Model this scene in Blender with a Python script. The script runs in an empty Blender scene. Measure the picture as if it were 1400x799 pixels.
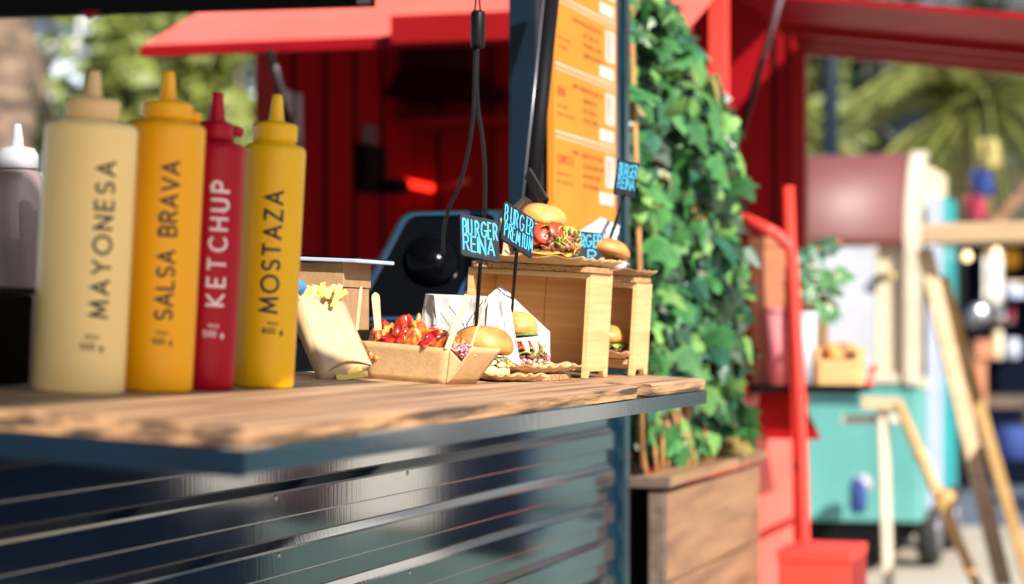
import bpy, bmesh, math, random
from mathutils import Vector, Matrix, noise as mnoise
random.seed(7)
R = math.radians
SC = bpy.context.scene
COL = SC.collection
H = 1.2                      # eye height above the pavement
F = 3188.9                   # 82 mm lens in photo pixels

# ------------------------------------------------------------------ camera, light, exposure
cam = bpy.data.cameras.new("camera")
camo = bpy.data.objects.new("camera", cam); COL.objects.link(camo)
camo.location = (0, 0, H); camo.rotation_euler = (R(90), 0, 0)
cam.lens = 82.0; cam.sensor_width = 36.0; cam.shift_y = 0.0325
cam.clip_start = 0.05; cam.clip_end = 400
cam.dof.use_dof = True; cam.dof.focus_distance = 3.3; cam.dof.aperture_fstop = 3.4
SC.camera = camo
SUN_AZ = math.atan2(0.55, -0.835); SUN_EL = R(36)
sd = Vector((math.sin(SUN_AZ) * math.cos(SUN_EL), math.cos(SUN_AZ) * math.cos(SUN_EL), math.sin(SUN_EL)))
wd = bpy.data.worlds.new("World"); SC.world = wd; wd.use_nodes = True
nt = wd.node_tree
sky = nt.nodes.new("ShaderNodeTexSky"); sky.sky_type = 'NISHITA'; sky.sun_disc = False
sky.sun_elevation = SUN_EL; sky.sun_rotation = SUN_AZ
nt.links.new(sky.outputs[0], nt.nodes["Background"].inputs[0]); nt.nodes["Background"].inputs[1].default_value = 0.09
sl = bpy.data.lights.new("sun", 'SUN'); sl.energy = 5.0; sl.angle = R(0.5); sl.color = (1.0, 0.93, 0.83)
so = bpy.data.objects.new("sun", sl); COL.objects.link(so)
so.rotation_euler = (-sd).to_track_quat('-Z', 'Y').to_euler(); so.location = (6, -6, 8)
SC.view_settings.view_transform = 'Standard'; SC.view_settings.look = 'None'
SC.view_settings.exposure = 0.85; SC.view_settings.gamma = 1
SC.cycles.use_denoising = True
SC.cycles.max_bounces = 6; SC.cycles.sample_clamp_indirect = 8

# ------------------------------------------------------------------ materials
MATS = {}
def mat(name, base, rough=.55, metal=0.0, c2=None, sc=8.0, st=(1, 1, 1), lo=.35, hi=.65, bump=0.0, bsc=60.0, bst=None, coat=0.0,
        spec=.5, detail=4, rnd=0.0, sss=0.0, emit=None, trans=0.0, rvar=0.0):
    m = bpy.data.materials.new(name); m.use_nodes = True
    N, L = m.node_tree.nodes, m.node_tree.links
    b = N["Principled BSDF"]
    b.inputs["Base Color"].default_value = (*base, 1); b.inputs["Roughness"].default_value = rough
    b.inputs["Metallic"].default_value = metal; b.inputs["Specular IOR Level"].default_value = spec
    b.inputs["Coat Weight"].default_value = coat; b.inputs["Coat Roughness"].default_value = .08
    if trans: b.inputs["Transmission Weight"].default_value = trans
    if sss: b.inputs["Subsurface Weight"].default_value = sss; b.inputs["Subsurface Radius"].default_value = (.01, .006, .003); b.inputs["Subsurface Scale"].default_value = .5
    if emit: b.inputs["Emission Color"].default_value = (*emit[0], 1); b.inputs["Emission Strength"].default_value = emit[1]
    tc = N.new("ShaderNodeTexCoord")
    out = None
    if c2 is None and not emit: c2 = tuple(c * .86 for c in base)
    if c2 is not None:
        mp = N.new("ShaderNodeMapping"); mp.inputs["Scale"].default_value = st
        L.new(tc.outputs["Object"], mp.inputs[0])
        n = N.new("ShaderNodeTexNoise"); n.inputs["Scale"].default_value = sc; n.inputs["Detail"].default_value = detail
        L.new(mp.outputs[0], n.inputs[0])
        r = N.new("ShaderNodeValToRGB"); r.color_ramp.elements[0].position = lo; r.color_ramp.elements[1].position = hi
        r.color_ramp.elements[0].color = (*c2, 1); r.color_ramp.elements[1].color = (*base, 1)
        L.new(n.outputs[0], r.inputs[0]); out = r.outputs[0]
        if rvar:
            mr = N.new("ShaderNodeMapRange"); mr.inputs["To Min"].default_value = rough - rvar; mr.inputs["To Max"].default_value = rough + rvar
            L.new(n.outputs[0], mr.inputs[0]); L.new(mr.outputs[0], b.inputs["Roughness"])
    if rnd:
        oi = N.new("ShaderNodeObjectInfo"); hs = N.new("ShaderNodeHueSaturation")
        mr = N.new("ShaderNodeMapRange"); mr.inputs["To Min"].default_value = 1 - rnd; mr.inputs["To Max"].default_value = 1 + rnd
        L.new(oi.outputs["Random"], mr.inputs[0]); L.new(mr.outputs[0], hs.inputs["Value"])
        if out: L.new(out, hs.inputs["Color"])
        else: hs.inputs["Color"].default_value = (*base, 1)
        out = hs.outputs[0]
    if out: L.new(out, b.inputs["Base Color"])
    if bump:
        mp2 = N.new("ShaderNodeMapping"); mp2.inputs["Scale"].default_value = bst or (1, 1, 1)
        L.new(tc.outputs["Object"], mp2.inputs[0])
        n2 = N.new("ShaderNodeTexNoise"); n2.inputs["Scale"].default_value = bsc; n2.inputs["Detail"].default_value = 5
        L.new(mp2.outputs[0], n2.inputs[0])
        bp = N.new("ShaderNodeBump"); bp.inputs["Strength"].default_value = bump; bp.inputs["Distance"].default_value = .004
        L.new(n2.outputs[0], bp.inputs["Height"]); L.new(bp.outputs[0], b.inputs["Normal"])
        if coat: L.new(bp.outputs[0], b.inputs["Coat Normal"])
    MATS[name] = m
    return m
def M(k): return MATS[k]

mat('petrol_gloss', (.0022, .012, .032), .06, c2=(.0014, .007, .021), sc=3, coat=.95, bump=.012, bsc=16, bst=(9, 9, .5), spec=.5)
mat('petrol_paint', (.002, .013, .028), .5, c2=(.0015, .009, .020), sc=10, bump=.1, bsc=80, spec=.25)
mat('petrol_edge', (.006, .034, .052), .22, c2=(.004, .02, .033), sc=14, st=(.3, 1, 1), bump=.02, bsc=60, coat=.5)
mat('counter_wood', (.54, .335, .195), .5, c2=(.17, .088, .05), sc=7, st=(.30, 9, 9), lo=.33, hi=.64, bump=.3, bsc=40, bst=(.3, 6, 6), detail=8)
mat('counter_edge', (.50, .275, .13), .7, c2=(.055, .032, .02), sc=20, st=(.22, 1, 5), lo=.40, hi=.60, bump=.6, bsc=70, bst=(.5, 1, 3), detail=8)
mat('black_metal', (.005, .005, .006), .4, spec=.16)
mat('black_matte', (.005, .005, .006), .6, spec=.12)
mat('black_gloss', (.0018, .002, .003), .12, spec=.06)
mat('rim_sky_tint', (.006, .035, .085), .3, spec=.15)  # blue of the reflected sky put into the rim colour
mat('hood_dark', (.045, .004, .006), .6, spec=.1)
mat('steel', (.42, .43, .45), .3, metal=1)
mat('roof_dark', (.006, .007, .009), .8, spec=.1)
mat('cream_plastic', (.98, .70, .30), .36, c2=(.96, .67, .27), sc=6, spec=.3, sss=.15, bump=.02, bsc=40)
mat('cream_cap', (.86, .55, .25), .4, spec=.3, sss=.1)
mat('orange_plastic', (.95, .44, .004), .34, spec=.3, sss=.12, c2=(.92, .41, .003), sc=6)
mat('red_plastic', (.40, .0005, .016), .32, spec=.2, sss=.05, c2=(.36, .0005, .013), sc=6)
mat('yellow_plastic', (.84, .47, .003), .34, spec=.3, sss=.12, c2=(.80, .44, .003), sc=6)
mat('ink_dark', (.022, .014, .006), .5)
mat('ink_pink', (.85, .66, .70), .5)
mat('clear_plastic', (.46, .36, .34), .35, c2=(.38, .26, .24), trans=.5)
mat('brown_sauce', (.16, .07, .055), .5, c2=(.30, .12, .11), sc=30)
mat('white_plastic', (.42, .42, .46), .3)
mat('kraft', (.60, .385, .185), .75, c2=(.53, .325, .15), sc=90, lo=.3, hi=.7, bump=.15, bsc=300)
mat('kraft_pale', (.53, .375, .225), .75, c2=(.46, .32, .185), sc=50, bump=.5, bsc=40)
mat('kraft_dark', (.40, .235, .115), .75, c2=(.34, .19, .09), sc=60, bump=.15, bsc=250)
mat('cork', (.46, .26, .11), .85, c2=(.24, .12, .045), sc=240, lo=.38, hi=.52, bump=.5, bsc=240)
mat('pine', (.74, .49, .225), .5, c2=(.56, .335, .135), sc=7, st=(.5, .5, 16), lo=.32, hi=.68, bump=.08, bsc=30, bst=(.5, .5, 20), detail=6)
mat('pine_edge', (.74, .54, .29), .55, c2=(.66, .45, .21), sc=12, st=(.5, .5, 10))
mat('birch_stick', (.66, .47, .26), .6, c2=(.58, .38, .19), sc=20, st=(12, 12, 1))
mat('chalk_board', (.008, .010, .015), .6, spec=.2, c2=(.018, .021, .026), sc=60)
mat('chalk_blue', (.040, .34, .58), .8, c2=(.09, .44, .66), spec=.1, sc=160, lo=.4, hi=.6)
mat('bread', (.52, .165, .034), .5, c2=(.68, .34, .10), sc=34, lo=.32, hi=.66, bump=.3, bsc=160, coat=.05, sss=.08, detail=8)
mat('bread_gold', (.58, .215, .042), .5, c2=(.72, .39, .12), sc=34, lo=.32, hi=.66, bump=.3, bsc=160, coat=.05, sss=.08, detail=8)
mat('crumb', (.80, .62, .36), .8, c2=(.68, .46, .22), sc=80, bump=.3, bsc=200)
mat('sauce_red', (.27, .006, .012), .12, c2=(.52, .065, .010), sc=60, lo=.36, hi=.60, coat=.45, bump=.5, bsc=70, sss=.1)
mat('potato', (.74, .36, .06), .25, c2=(.50, .06, .015), sc=60, lo=.40, hi=.60, coat=.5, bump=.3, bsc=90, sss=.1)
mat('onion', (.62, .10, .16), .25, c2=(.85, .48, .50), sc=90, coat=.3, sss=.1)
mat('lettuce', (.24, .42, .05), .4, c2=(.44, .55, .14), sc=60, bump=.3, bsc=90, sss=.05)
mat('herb', (.06, .17, .03), .45, c2=(.16, .30, .06), sc=70)
mat('tomato', (.66, .035, .010), .35, c2=(.50, .05, .015), sc=90, lo=.3, hi=.6)
mat('patty', (.10, .042, .022), .6, c2=(.24, .10, .05), sc=110, bump=.8, bsc=150)
mat('shredded', (.42, .16, .06), .35, c2=(.17, .05, .02), sc=110, bump=.5, bsc=150, coat=.2)
mat('cheddar', (.86, .42, .03), .35, sss=.1)
mat('white_sauce', (.86, .74, .58), .3, coat=.3, sss=.1, c2=(.84, .62, .46), sc=60)
mat('fry', (.84, .64, .16), .5, c2=(.76, .52, .10), sc=60, sss=.1)
mat('white_paper', (.60, .58, .56), .6, c2=(.47, .46, .46), sc=30, bump=.5, bsc=45, bst=(1, 1.6, .7))
mat('print_brown', (.10, .055, .04), .6)
mat('grey_foil', (.55, .53, .55), .45, metal=.25, bump=.5, bsc=70)
mat('blue_packet', (.02, .24, .62), .3, coat=.3)
mat('menu_orange', (.62, .215, .022), .6, c2=(.60, .19, .018), sc=3, spec=.2)
mat('menu_red', (.48, .04, .008), .5)
mat('menu_white', (.62, .52, .46), .5)
mat('menu_ink', (.16, .07, .015), .6)
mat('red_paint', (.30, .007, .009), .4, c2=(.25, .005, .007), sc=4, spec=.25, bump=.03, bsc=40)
mat('red_lit', (.74, .040, .026), .5, c2=(.72, .05, .034), sc=4)  # lit copy of the red paint, sunlight put into the colour
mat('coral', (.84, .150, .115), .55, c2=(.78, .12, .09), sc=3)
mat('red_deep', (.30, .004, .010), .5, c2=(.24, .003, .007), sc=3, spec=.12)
mat('ivy_leaf', (.052, .18, .046), .34, c2=(.022, .088, .027), sc=40, rnd=.4, spec=.4)
mat('ivy_dry', (.24, .22, .05), .5, c2=(.20, .12, .04), sc=40)
mat('ivy_gap_shade', (.012, .042, .015), .5)  # inner leaves darkened, shade of the gaps put into the colour
mat('ivy_pale', (.15, .29, .07), .5, c2=(.09, .21, .055), sc=40, rnd=.35, spec=.2)
mat('ivy_blue', (.026, .12, .062), .34, c2=(.016, .072, .042), sc=40, rnd=.35, spec=.5)
mat('cane', (.50, .26, .09), .6, c2=(.34, .15, .05), sc=20, st=(8, 8, 1))
mat('plank_wood', (.28, .155, .08), .6, c2=(.13, .07, .042), sc=6, st=(.4, 4, 4), lo=.3, hi=.65, bump=.2, bsc=30, bst=(.4, 5, 5), rnd=.16)
mat('plank_dark', (.14, .10, .075), .7, c2=(.08, .055, .04), sc=8, st=(.5, 4, 4), rnd=.1)
mat('soil', (.04, .028, .02), .95)
mat('teal_paint', (.13, .40, .37), .5, c2=(.10, .33, .31), sc=3, coat=.1)
mat('teal_door', (.02, .38, .40), .35, c2=(.016, .32, .35), sc=3)
mat('cream_paint', (.72, .61, .45), .5, c2=(.68, .56, .40), sc=3)
mat('cream_trim', (.66, .58, .45), .45)
mat('maroon', (.15, .050, .045), .5, spec=.45, c2=(.14, .04, .042), sc=2)
mat('terracotta', (.56, .23, .12), .7, c2=(.48, .18, .09), sc=12)
mat('pink_pot', (.80, .28, .30), .5)
mat('white_pot', (.52, .54, .60), .5)
mat('rubber', (.02, .02, .02), .8)
mat('pale_timber', (.58, .43, .26), .6, c2=(.48, .33, .19), sc=6, st=(.5, .5, 5))
mat('bamboo', (.62, .40, .16), .5, c2=(.50, .29, .10), sc=10)
mat('paving', (.46, .41, .34), .8, c2=(.36, .31, .25), sc=.8, bump=.2, bsc=20)
mat('asphalt_shade_tint', (.10, .135, .19), .7, c2=(.075, .10, .145), sc=1.5, bump=.3, bsc=30)  # blue of the street's shade put into the colour
mat('bark', (.20, .14, .10), .9, c2=(.09, .065, .05), sc=14, st=(1, 1, .4), bump=.8, bsc=20)
mat('palm_bark', (.22, .15, .10), .9, c2=(.07, .05, .04), sc=7, st=(1, 1, 1.6), bump=1, bsc=12)
mat('tree_leaf', (.065, .13, .026), .5, c2=(.032, .075, .024), sc=1.3)
mat('tree_pale', (.19, .215, .036), .5, c2=(.085, .125, .028), sc=1.1)
mat('tree_dark', (.022, .065, .032), .5, c2=(.013, .04, .025), sc=1.2)
mat('palm_leaf', (.26, .27, .06), .45, c2=(.15, .18, .045), sc=2)
mat('stucco', (.66, .56, .42), .85, c2=(.58, .48, .35), sc=1.2)
mat('stucco_white', (.74, .73, .70), .85, c2=(.66, .66, .64), sc=1)
mat('window_glass', (.06, .09, .12), .08, coat=.5)
mat('navy_cloth', (.0025, .005, .016), .9, spec=.08)
mat('reflection_plum_cloth', (.05, .012, .02), .9, spec=.1)
mat('reflection_sage_cloth', (.13, .20, .19), .9, spec=.1)
mat('canvas_white', (.80, .78, .73), .8)
mat('flag_yellow', (.42, .34, .12), .8); mat('flag_blue', (.02, .05, .22), .8); mat('flag_red', (.36, .03, .07), .8)
mat('glass_bulb', (.9, .75, .5), .1, emit=((1, .55, .25), 1.4))
mat('sun_streak_glow', (.8, .02, .01), .3, emit=((1, .02, .01), 1.6))  # emission stands in for a streak of sunlight
mat('skin', (.55, .32, .22), .5, sss=.1); mat('cloth_red', (.45, .04, .04), .8); mat('cloth_white', (.72, .72, .72), .8)
mat('cloth_blue', (.03, .06, .16), .8); mat('hair', (.03, .02, .015), .5)
mat('grey_alloy', (.30, .29, .33), .35, metal=.7)
mat('chrome_blue', (.12, .42, .80), .25, metal=.2)
mat('brown_box', (.30, .17, .08), .8)
mat('lavender', (.42, .48, .62), .5)

# ------------------------------------------------------------------ frames
UX, UY = math.sin(math.atan(950 / F)), math.cos(math.atan(950 / F))
U = Vector((UX, UY, 0)); VH = Vector((-UY, UX, 0)); Z = Vector((0, 0, 1))
Vt = Vector((-UY, UX, .0575)).normalized(); Wt = U.cross(Vt)
C0 = Vector((-.2289, 2.0, H - .0878))                # near outer corner of the counter top
S0 = Vector((C0.x + Vt.x * .4, C0.y + Vt.y * .4, 0)) # foot of the stall's front plane
def cols(a, b, c, o): return Matrix(((a.x, b.x, c.x, o.x), (a.y, b.y, c.y, o.y), (a.z, b.z, c.z, o.z), (0, 0, 0, 1)))
CM = cols(U, Vt, Wt, C0)     # counter frame: along, inward, up from the sloping top
SM = cols(U, VH, Z, S0)      # street-stall frame: along, inward, up from the ground
SMI = SM.inverted()
def at(px, py, Y): return Vector(((px - 700) / F * Y, Y, H + (445 - py) / F * Y))
def vec(dx, dy, dz, Y): return Vector((dx * Y / F, dz * Y / F, -dy * Y / F))
def ray(px, py): return Vector(((px - 700) / F, 1, (445 - py) / F))
def on_counter(px, py, h=0):
    d = ray(px, py); o = Vector((0, 0, H)); k = (C0 + Wt * h - o).dot(Wt) / d.dot(Wt)
    return CM.inverted() @ (o + d * k)
def s_x(px, py, x):          # point of the stall frame's plane "along = x" behind a pixel, in stall coordinates
    d = ray(px, py); o = Vector((0, 0, H)); k = (x - (SMI @ o).x) / (SMI.to_3x3() @ d).x
    return SMI @ (o + d * k)
def s_y(px, py, y):
    d = ray(px, py); o = Vector((0, 0, H)); k = (y - (SMI @ o).y) / (SMI.to_3x3() @ d).y
    return SMI @ (o + d * k)
def s_Y(px, py, Y): return SMI @ at(px, py, Y)

# ------------------------------------------------------------------ building blocks
WM = {}
def thing(name, label, cat, m=None, group=None):
    o = bpy.data.objects.new(name, None); COL.objects.link(o); o.empty_display_size = .05
    m = m or Matrix(); o.matrix_world = m; WM[o.name] = m.copy()
    o["label"] = label; o["category"] = cat
    if group: o["group"] = group
    return o
def tag(o, label, cat, group=None):
    o["label"] = label; o["category"] = cat
    if group: o["group"] = group
    return o
class MB:
    def __init__(s): s.v = []; s.f = []; s.mi = []; s.cur = 0
    def add(s, vs, fs):
        n = len(s.v); s.v += [Vector(p) for p in vs]; s.f += [tuple(i + n for i in f) for f in fs]; s.mi += [s.cur] * len(fs); return s
    def box(s, x0, x1, y0, y1, z0, z1, m=None):
        vs = [Vector((x, y, z)) for x in (x0, x1) for y in (y0, y1) for z in (z0, z1)]
        if m: vs = [m @ p for p in vs]
        return s.add(vs, [(0, 1, 3, 2), (4, 6, 7, 5), (0, 4, 5, 1), (2, 3, 7, 6), (0, 2, 6, 4), (1, 5, 7, 3)])
    def hexa(s, a, b):       # two quads (4 points each) joined into a solid
        return s.add(list(a) + list(b), [(0, 1, 2, 3), (7, 6, 5, 4), (0, 4, 5, 1), (1, 5, 6, 2), (2, 6, 7, 3), (3, 7, 4, 0)])
    def prism(s, poly, d):   # polygon (3D points) pushed along d
        n = len(poly); d = Vector(d)
        vs = [Vector(p) for p in poly] + [Vector(p) + d for p in poly]
        return s.add(vs, [tuple(range(n)), tuple(range(2 * n - 1, n - 1, -1))] + [(i, i + n, (i + 1) % n + n, (i + 1) % n) for i in range(n)])
    def tube(s, path, r, n=10, cap=True, flat=None):
        path = [Vector(p) for p in path]; k = len(path); rs = r if isinstance(r, (list, tuple)) else [r] * k
        vs = []; up = None
        for i, p in enumerate(path):
            t = (path[min(i + 1, k - 1)] - path[max(i - 1, 0)]).normalized()
            if up is None: up = Vector((0, 0, 1)) if abs(t.z) < .9 else Vector((1, 0, 0))
            x = t.cross(up).normalized(); y = x.cross(t).normalized(); up = y
            for j in range(n):
                a = 2 * math.pi * j / n
                vs.append(p + x * (math.cos(a) * rs[i]) + y * (math.sin(a) * rs[i] * (flat or 1)))
        fs = [(i * n + j, i * n + (j + 1) % n, (i + 1) * n + (j + 1) % n, (i + 1) * n + j) for i in range(k - 1) for j in range(n)]
        if cap: fs += [tuple(range(n - 1, -1, -1)), tuple(range((k - 1) * n, k * n))]
        return s.add(vs, fs)
    def lathe(s, prof, n=32, m=None, sx=1, sy=1):
        vs = []; k = len(prof)
        for (r, z) in prof:
            for j in range(n):
                a = 2 * math.pi * j / n; p = Vector((max(r, 1e-5) * math.cos(a) * sx, max(r, 1e-5) * math.sin(a) * sy, z)); vs.append(m @ p if m else p)
        fs = [(i * n + j, i * n + (j + 1) % n, (i + 1) * n + (j + 1) % n, (i + 1) * n + j) for i in range(k - 1) for j in range(n)]
        fs += [tuple(range(n - 1, -1, -1)), tuple(range((k - 1) * n, k * n))]
        return s.add(vs, fs)
    def grid(s, fn, nu, nv):
        vs = [fn(i / nu, j / nv) for j in range(nv + 1) for i in range(nu + 1)]
        return s.add(vs, [(j * (nu + 1) + i, j * (nu + 1) + i + 1, (j + 1) * (nu + 1) + i + 1, (j + 1) * (nu + 1) + i) for j in range(nv) for i in range(nu)])
    def blob(s, c, r, sub=2, amp=.2, fq=2.0, sq=(1, 1, 1), rot=None):
        bm = bmesh.new(); bmesh.ops.create_icosphere(bm, subdivisions=sub, radius=1)
        off = Vector((random.uniform(-50, 50), random.uniform(-50, 50), 0)); vs = []
        for v in bm.verts:
            p = v.co * (1 + amp * mnoise.noise(v.co * fq + off)); p = Vector((p.x * sq[0], p.y * sq[1], p.z * sq[2])) * r
            vs.append((rot @ p if rot else p) + Vector(c))
        fs = [tuple(v.index for v in f.verts) for f in bm.faces]; bm.free()
        return s.add(vs, fs)
    def build(s, name, material, parent=None, world=False, frame=None, smooth=False, bevel=0, solid=0, kind=None, label=None, sub=0, origin=None):
        vs = s.v
        if frame is not None: vs = [frame @ p for p in vs]; world = True
        pm = WM[parent.name] if parent else Matrix()
        if world and parent:
            inv = pm.inverted(); vs = [inv @ p for p in vs]
        om = pm.copy()
        o = bpy.data.objects.new(name, None) if False else None
        me = bpy.data.meshes.new(name)
        if origin is not None: vs = [p - Vector(origin) for p in vs]
        me.from_pydata([tuple(p) for p in vs], [], s.f); me.update()
        bm = bmesh.new(); bm.from_mesh(me)
        bmesh.ops.recalc_face_normals(bm, faces=bm.faces)
        if bevel:
            es = [e for e in bm.edges if len(e.link_faces) == 2 and e.calc_face_angle(0) > R(28)]
            bmesh.ops.bevel(bm, geom=es, offset=bevel, segments=2, profile=.6, affect='EDGES', clamp_overlap=True)
        bm.to_mesh(me); bm.free()
        mats = material if isinstance(material, (list, tuple)) else [material]
        for mm in mats: me.materials.append(M(mm) if isinstance(mm, str) else mm)
        if len(mats) > 1 and not bevel: me.polygons.foreach_set("material_index", s.mi)
        if smooth: me.polygons.foreach_set("use_smooth", [True] * len(me.polygons))
        o = bpy.data.objects.new(name, me); COL.objects.link(o)
        if origin is not None: o.location = origin
        if solid:
            q = o.modifiers.new("thickness", 'SOLIDIFY'); q.thickness = solid; q.offset = 0
        if sub:
            q = o.modifiers.new("smooth", 'SUBSURF'); q.levels = sub; q.render_levels = sub
        if parent:
            o.parent = parent; WM[o.name] = om
        else: WM[o.name] = Matrix()
        if kind: o["kind"] = kind
        if label: o["label"] = label
        return o
def rotm(x=0, y=0, z=0): return Matrix.Rotation(R(z), 4, 'Z') @ Matrix.Rotation(R(y), 4, 'Y') @ Matrix.Rotation(R(x), 4, 'X')
def T(x, y, z): return Matrix.Translation((x, y, z))
def copy_tree(o, m=None, parent=None):
    c = o.copy(); COL.objects.link(c)
    if parent: c.parent = parent
    if m is not None: c.matrix_world = m
    for ch in list(o.children): copy_tree(ch, None, c)
    return c
def axes(o, e1, e2):         # frame from two edge vectors: x along e1, y along e2, z their normal
    x = Vector(e1).normalized(); z = x.cross(Vector(e2)).normalized(); y = z.cross(x)
    return cols(x, y, z, Vector(o))

# ---- single-stroke letters, inked as flat ribbons
def arc(cx, cy, rx, ry, a0, a1, n=8): return [(cx + rx * math.cos(R(a0 + (a1 - a0) * i / n)), cy + ry * math.sin(R(a0 + (a1 - a0) * i / n))) for i in range(n + 1)]
GL = {
 'A': [[(0, 0), (.36, 1), (.72, 0)], [(.13, .33), (.59, .33)]],
 'B': [[(0, 0), (0, 1), (.3, 1)] + arc(.3, .76, .22, .24, 90, -90) + [(.02, .52)], [(.3, .52)] + arc(.3, .26, .27, .26, 90, -90) + [(0, 0)]],
 'C': [arc(.42, .5, .42, .5, 45, 315, 14)],
 'E': [[(.48, 1), (0, 1), (0, 0), (.48, 0)], [(.03, .52), (.42, .52)]],
 'F': [[(.48, 1), (0, 1), (0, 0)], [(.03, .52), (.42, .52)]],
 'G': [arc(.42, .5, .42, .5, 45, 345, 14) + [(.83, .45), (.48, .45)]],
 'H': [[(0, 0), (0, 1)], [(.62, 0), (.62, 1)], [(.03, .52), (.59, .52)]],
 'I': [[(.06, 0), (.06, 1)]],
 'K': [[(0, 0), (0, 1)], [(.56, 1), (.05, .48), (.6, 0)]],
 'L': [[(0, 1), (0, 0), (.46, 0)]],
 'M': [[(0, 0), (.1, 1), (.42, .2), (.74, 1), (.84, 0)]],
 'N': [[(0, 0), (0, 1), (.64, 0), (.64, 1)]],
 'O': [arc(.48, .5, .48, .5, 90, 450, 18)],
 'P': [[(0, 0), (0, 1), (.28, 1)] + arc(.28, .74, .26, .26, 90, -90) + [(.03, .48)]],
 'R': [[(0, 0), (0, 1), (.28, 1)] + arc(.28, .75, .25, .25, 90, -90) + [(.03, .5)], [(.28, .49), (.58, 0)]],
 'S': [arc(.27, .75, .25, .25, 35, 270, 8)[:-1] + arc(.27, .25, .27, .25, 90, -145, 8)],
 'T': [[(0, 1), (.6, 1)], [(.3, .96), (.3, 0)]],
 'U': [[(0, 1), (0, .3)] + arc(.3, .3, .3, .3, 180, 360) + [(.6, 1)]],
 'V': [[(0, 1), (.35, 0), (.7, 1)]],
 'D': [[(0, 0), (0, 1), (.22, 1)] + arc(.22, .5, .42, .5, 90, -90) + [(0, 0)]],
 'Y': [[(0, 1), (.33, .5), (.66, 1)], [(.33, .47), (.33, 0)]],
 'Z': [[(.02, 1), (.58, 1), (0, 0), (.6, 0)]],
 '0': [arc(.28, .5, .28, .5, 90, 450, 14)], '3': [arc(.25, .75, .25, .25, 140, -90), arc(.25, .26, .28, .26, 90, -140)],
 '5': [[(.5, 1), (.06, 1), (.02, .55)] + arc(.25, .32, .28, .32, 100, -140)],
 '7': [[(0, 1), (.5, 1), (.15, 0)]], '8': [arc(.27, .76, .22, .24, 90, 450), arc(.27, .26, .27, .26, 90, 450)],
 'g': [arc(.22, .3, .22, .28, 0, 360, 10), [(.46, .58), (.46, -.1)] + arc(.24, -.1, .22, .2, 0, -140, 6)],
 ' ': [], }
def glyph_w(ch): return max([p[0] for s in GL[ch] for p in s] or [.35])
def word_w(t, sp): return sum(glyph_w(c) for c in t) + sp * (len(t) - 1)
def ribbon(mb, pts, hw, fn, h):
    if len(pts) < 2: return
    q = [pts[0]]
    for a, b in zip(pts, pts[1:]):
        m = max(1, int(math.hypot(b[0] - a[0], b[1] - a[1]) / .0022)); q += [(a[0] + (b[0] - a[0]) * i / m, a[1] + (b[1] - a[1]) * i / m) for i in range(1, m + 1)]
    pts = q; n = len(pts)
    P = [Vector((p[0], p[1], 0)) for p in pts]; L = []; closed = (P[0] - P[-1]).length < 1e-6
    for i in range(n):
        a = P[i] - P[i - 1] if i else (P[0] - P[-2] if closed else P[1] - P[0])
        b = P[i + 1] - P[i] if i < n - 1 else (P[1] - P[0] if closed else P[i] - P[i - 1])
        a = a.normalized(); b = b.normalized()
        t = a + b
        t = t.normalized() if t.length > .3 else b
        nn = Vector((-t.y, t.x, 0)); k = hw / max(.45, nn.dot(Vector((-b.y, b.x, 0))))
        q = P[i]
        if not closed: q = q + (t * hw * .5 if i == n - 1 else (-t * hw * .5 if i == 0 else Vector()))
        L.append((q + nn * k, q - nn * k))
    vs = [fn(p.x, p.y, h) for pr in L for p in pr]
    mb.add(vs, [(2 * i, 2 * i + 1, 2 * i + 3, 2 * i + 2) for i in range(n - 1)])
def write(mb, text, fn, x, y, size, hw, sp=.25, h0=0, wob=0, sx=1):
    for k, ch in enumerate(text):
        jx, jy, sc = random.uniform(-wob, wob), random.uniform(-wob, wob), 1 + random.uniform(-wob, wob)
        for j, st in enumerate(GL[ch]):
            ribbon(mb, [(x + (p[0] * sx + jx) * size, y + (p[1] * sc + jy) * size) for p in st], hw, fn, h0 + j * .00006 + (k % 2) * .00003)
        x += (glyph_w(ch) * sx + sp) * size
    return x

# ================================================================== ground and street
g = MB().add([(-90, -60, 0), (90, -60, 0), (90, 200, 0), (-90, 200, 0)], [(0, 1, 2, 3)]).build('ground', 'paving'); g["kind"] = "structure"
rd = MB().prism([(2.55, 13.9, 0), (40, 13.9, 0), (60, 150, 0), (27.5, 150, 0)], (0, 0, .006)).build('shade_tinted_road', 'asphalt_shade_tint'); rd["kind"] = "structure"  # outline follows the shaded ground, shade is in its blue
kb = MB().prism([(2.42, 13.9, 0), (2.55, 13.9, 0), (27.5, 150, 0), (27.3, 150, 0)], (0, 0, .10)).build('kerb', 'stucco'); kb["kind"] = "structure"

# ================================================================== the petrol blue stall with its fold-down counter
stall = thing('food_stall', 'petrol blue street food stall with ribbed metal front and drooping wooden counter', 'food stall', SM)
def sp(name, mb, material, **k): return mb.build(name, material, stall, **k)
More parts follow.
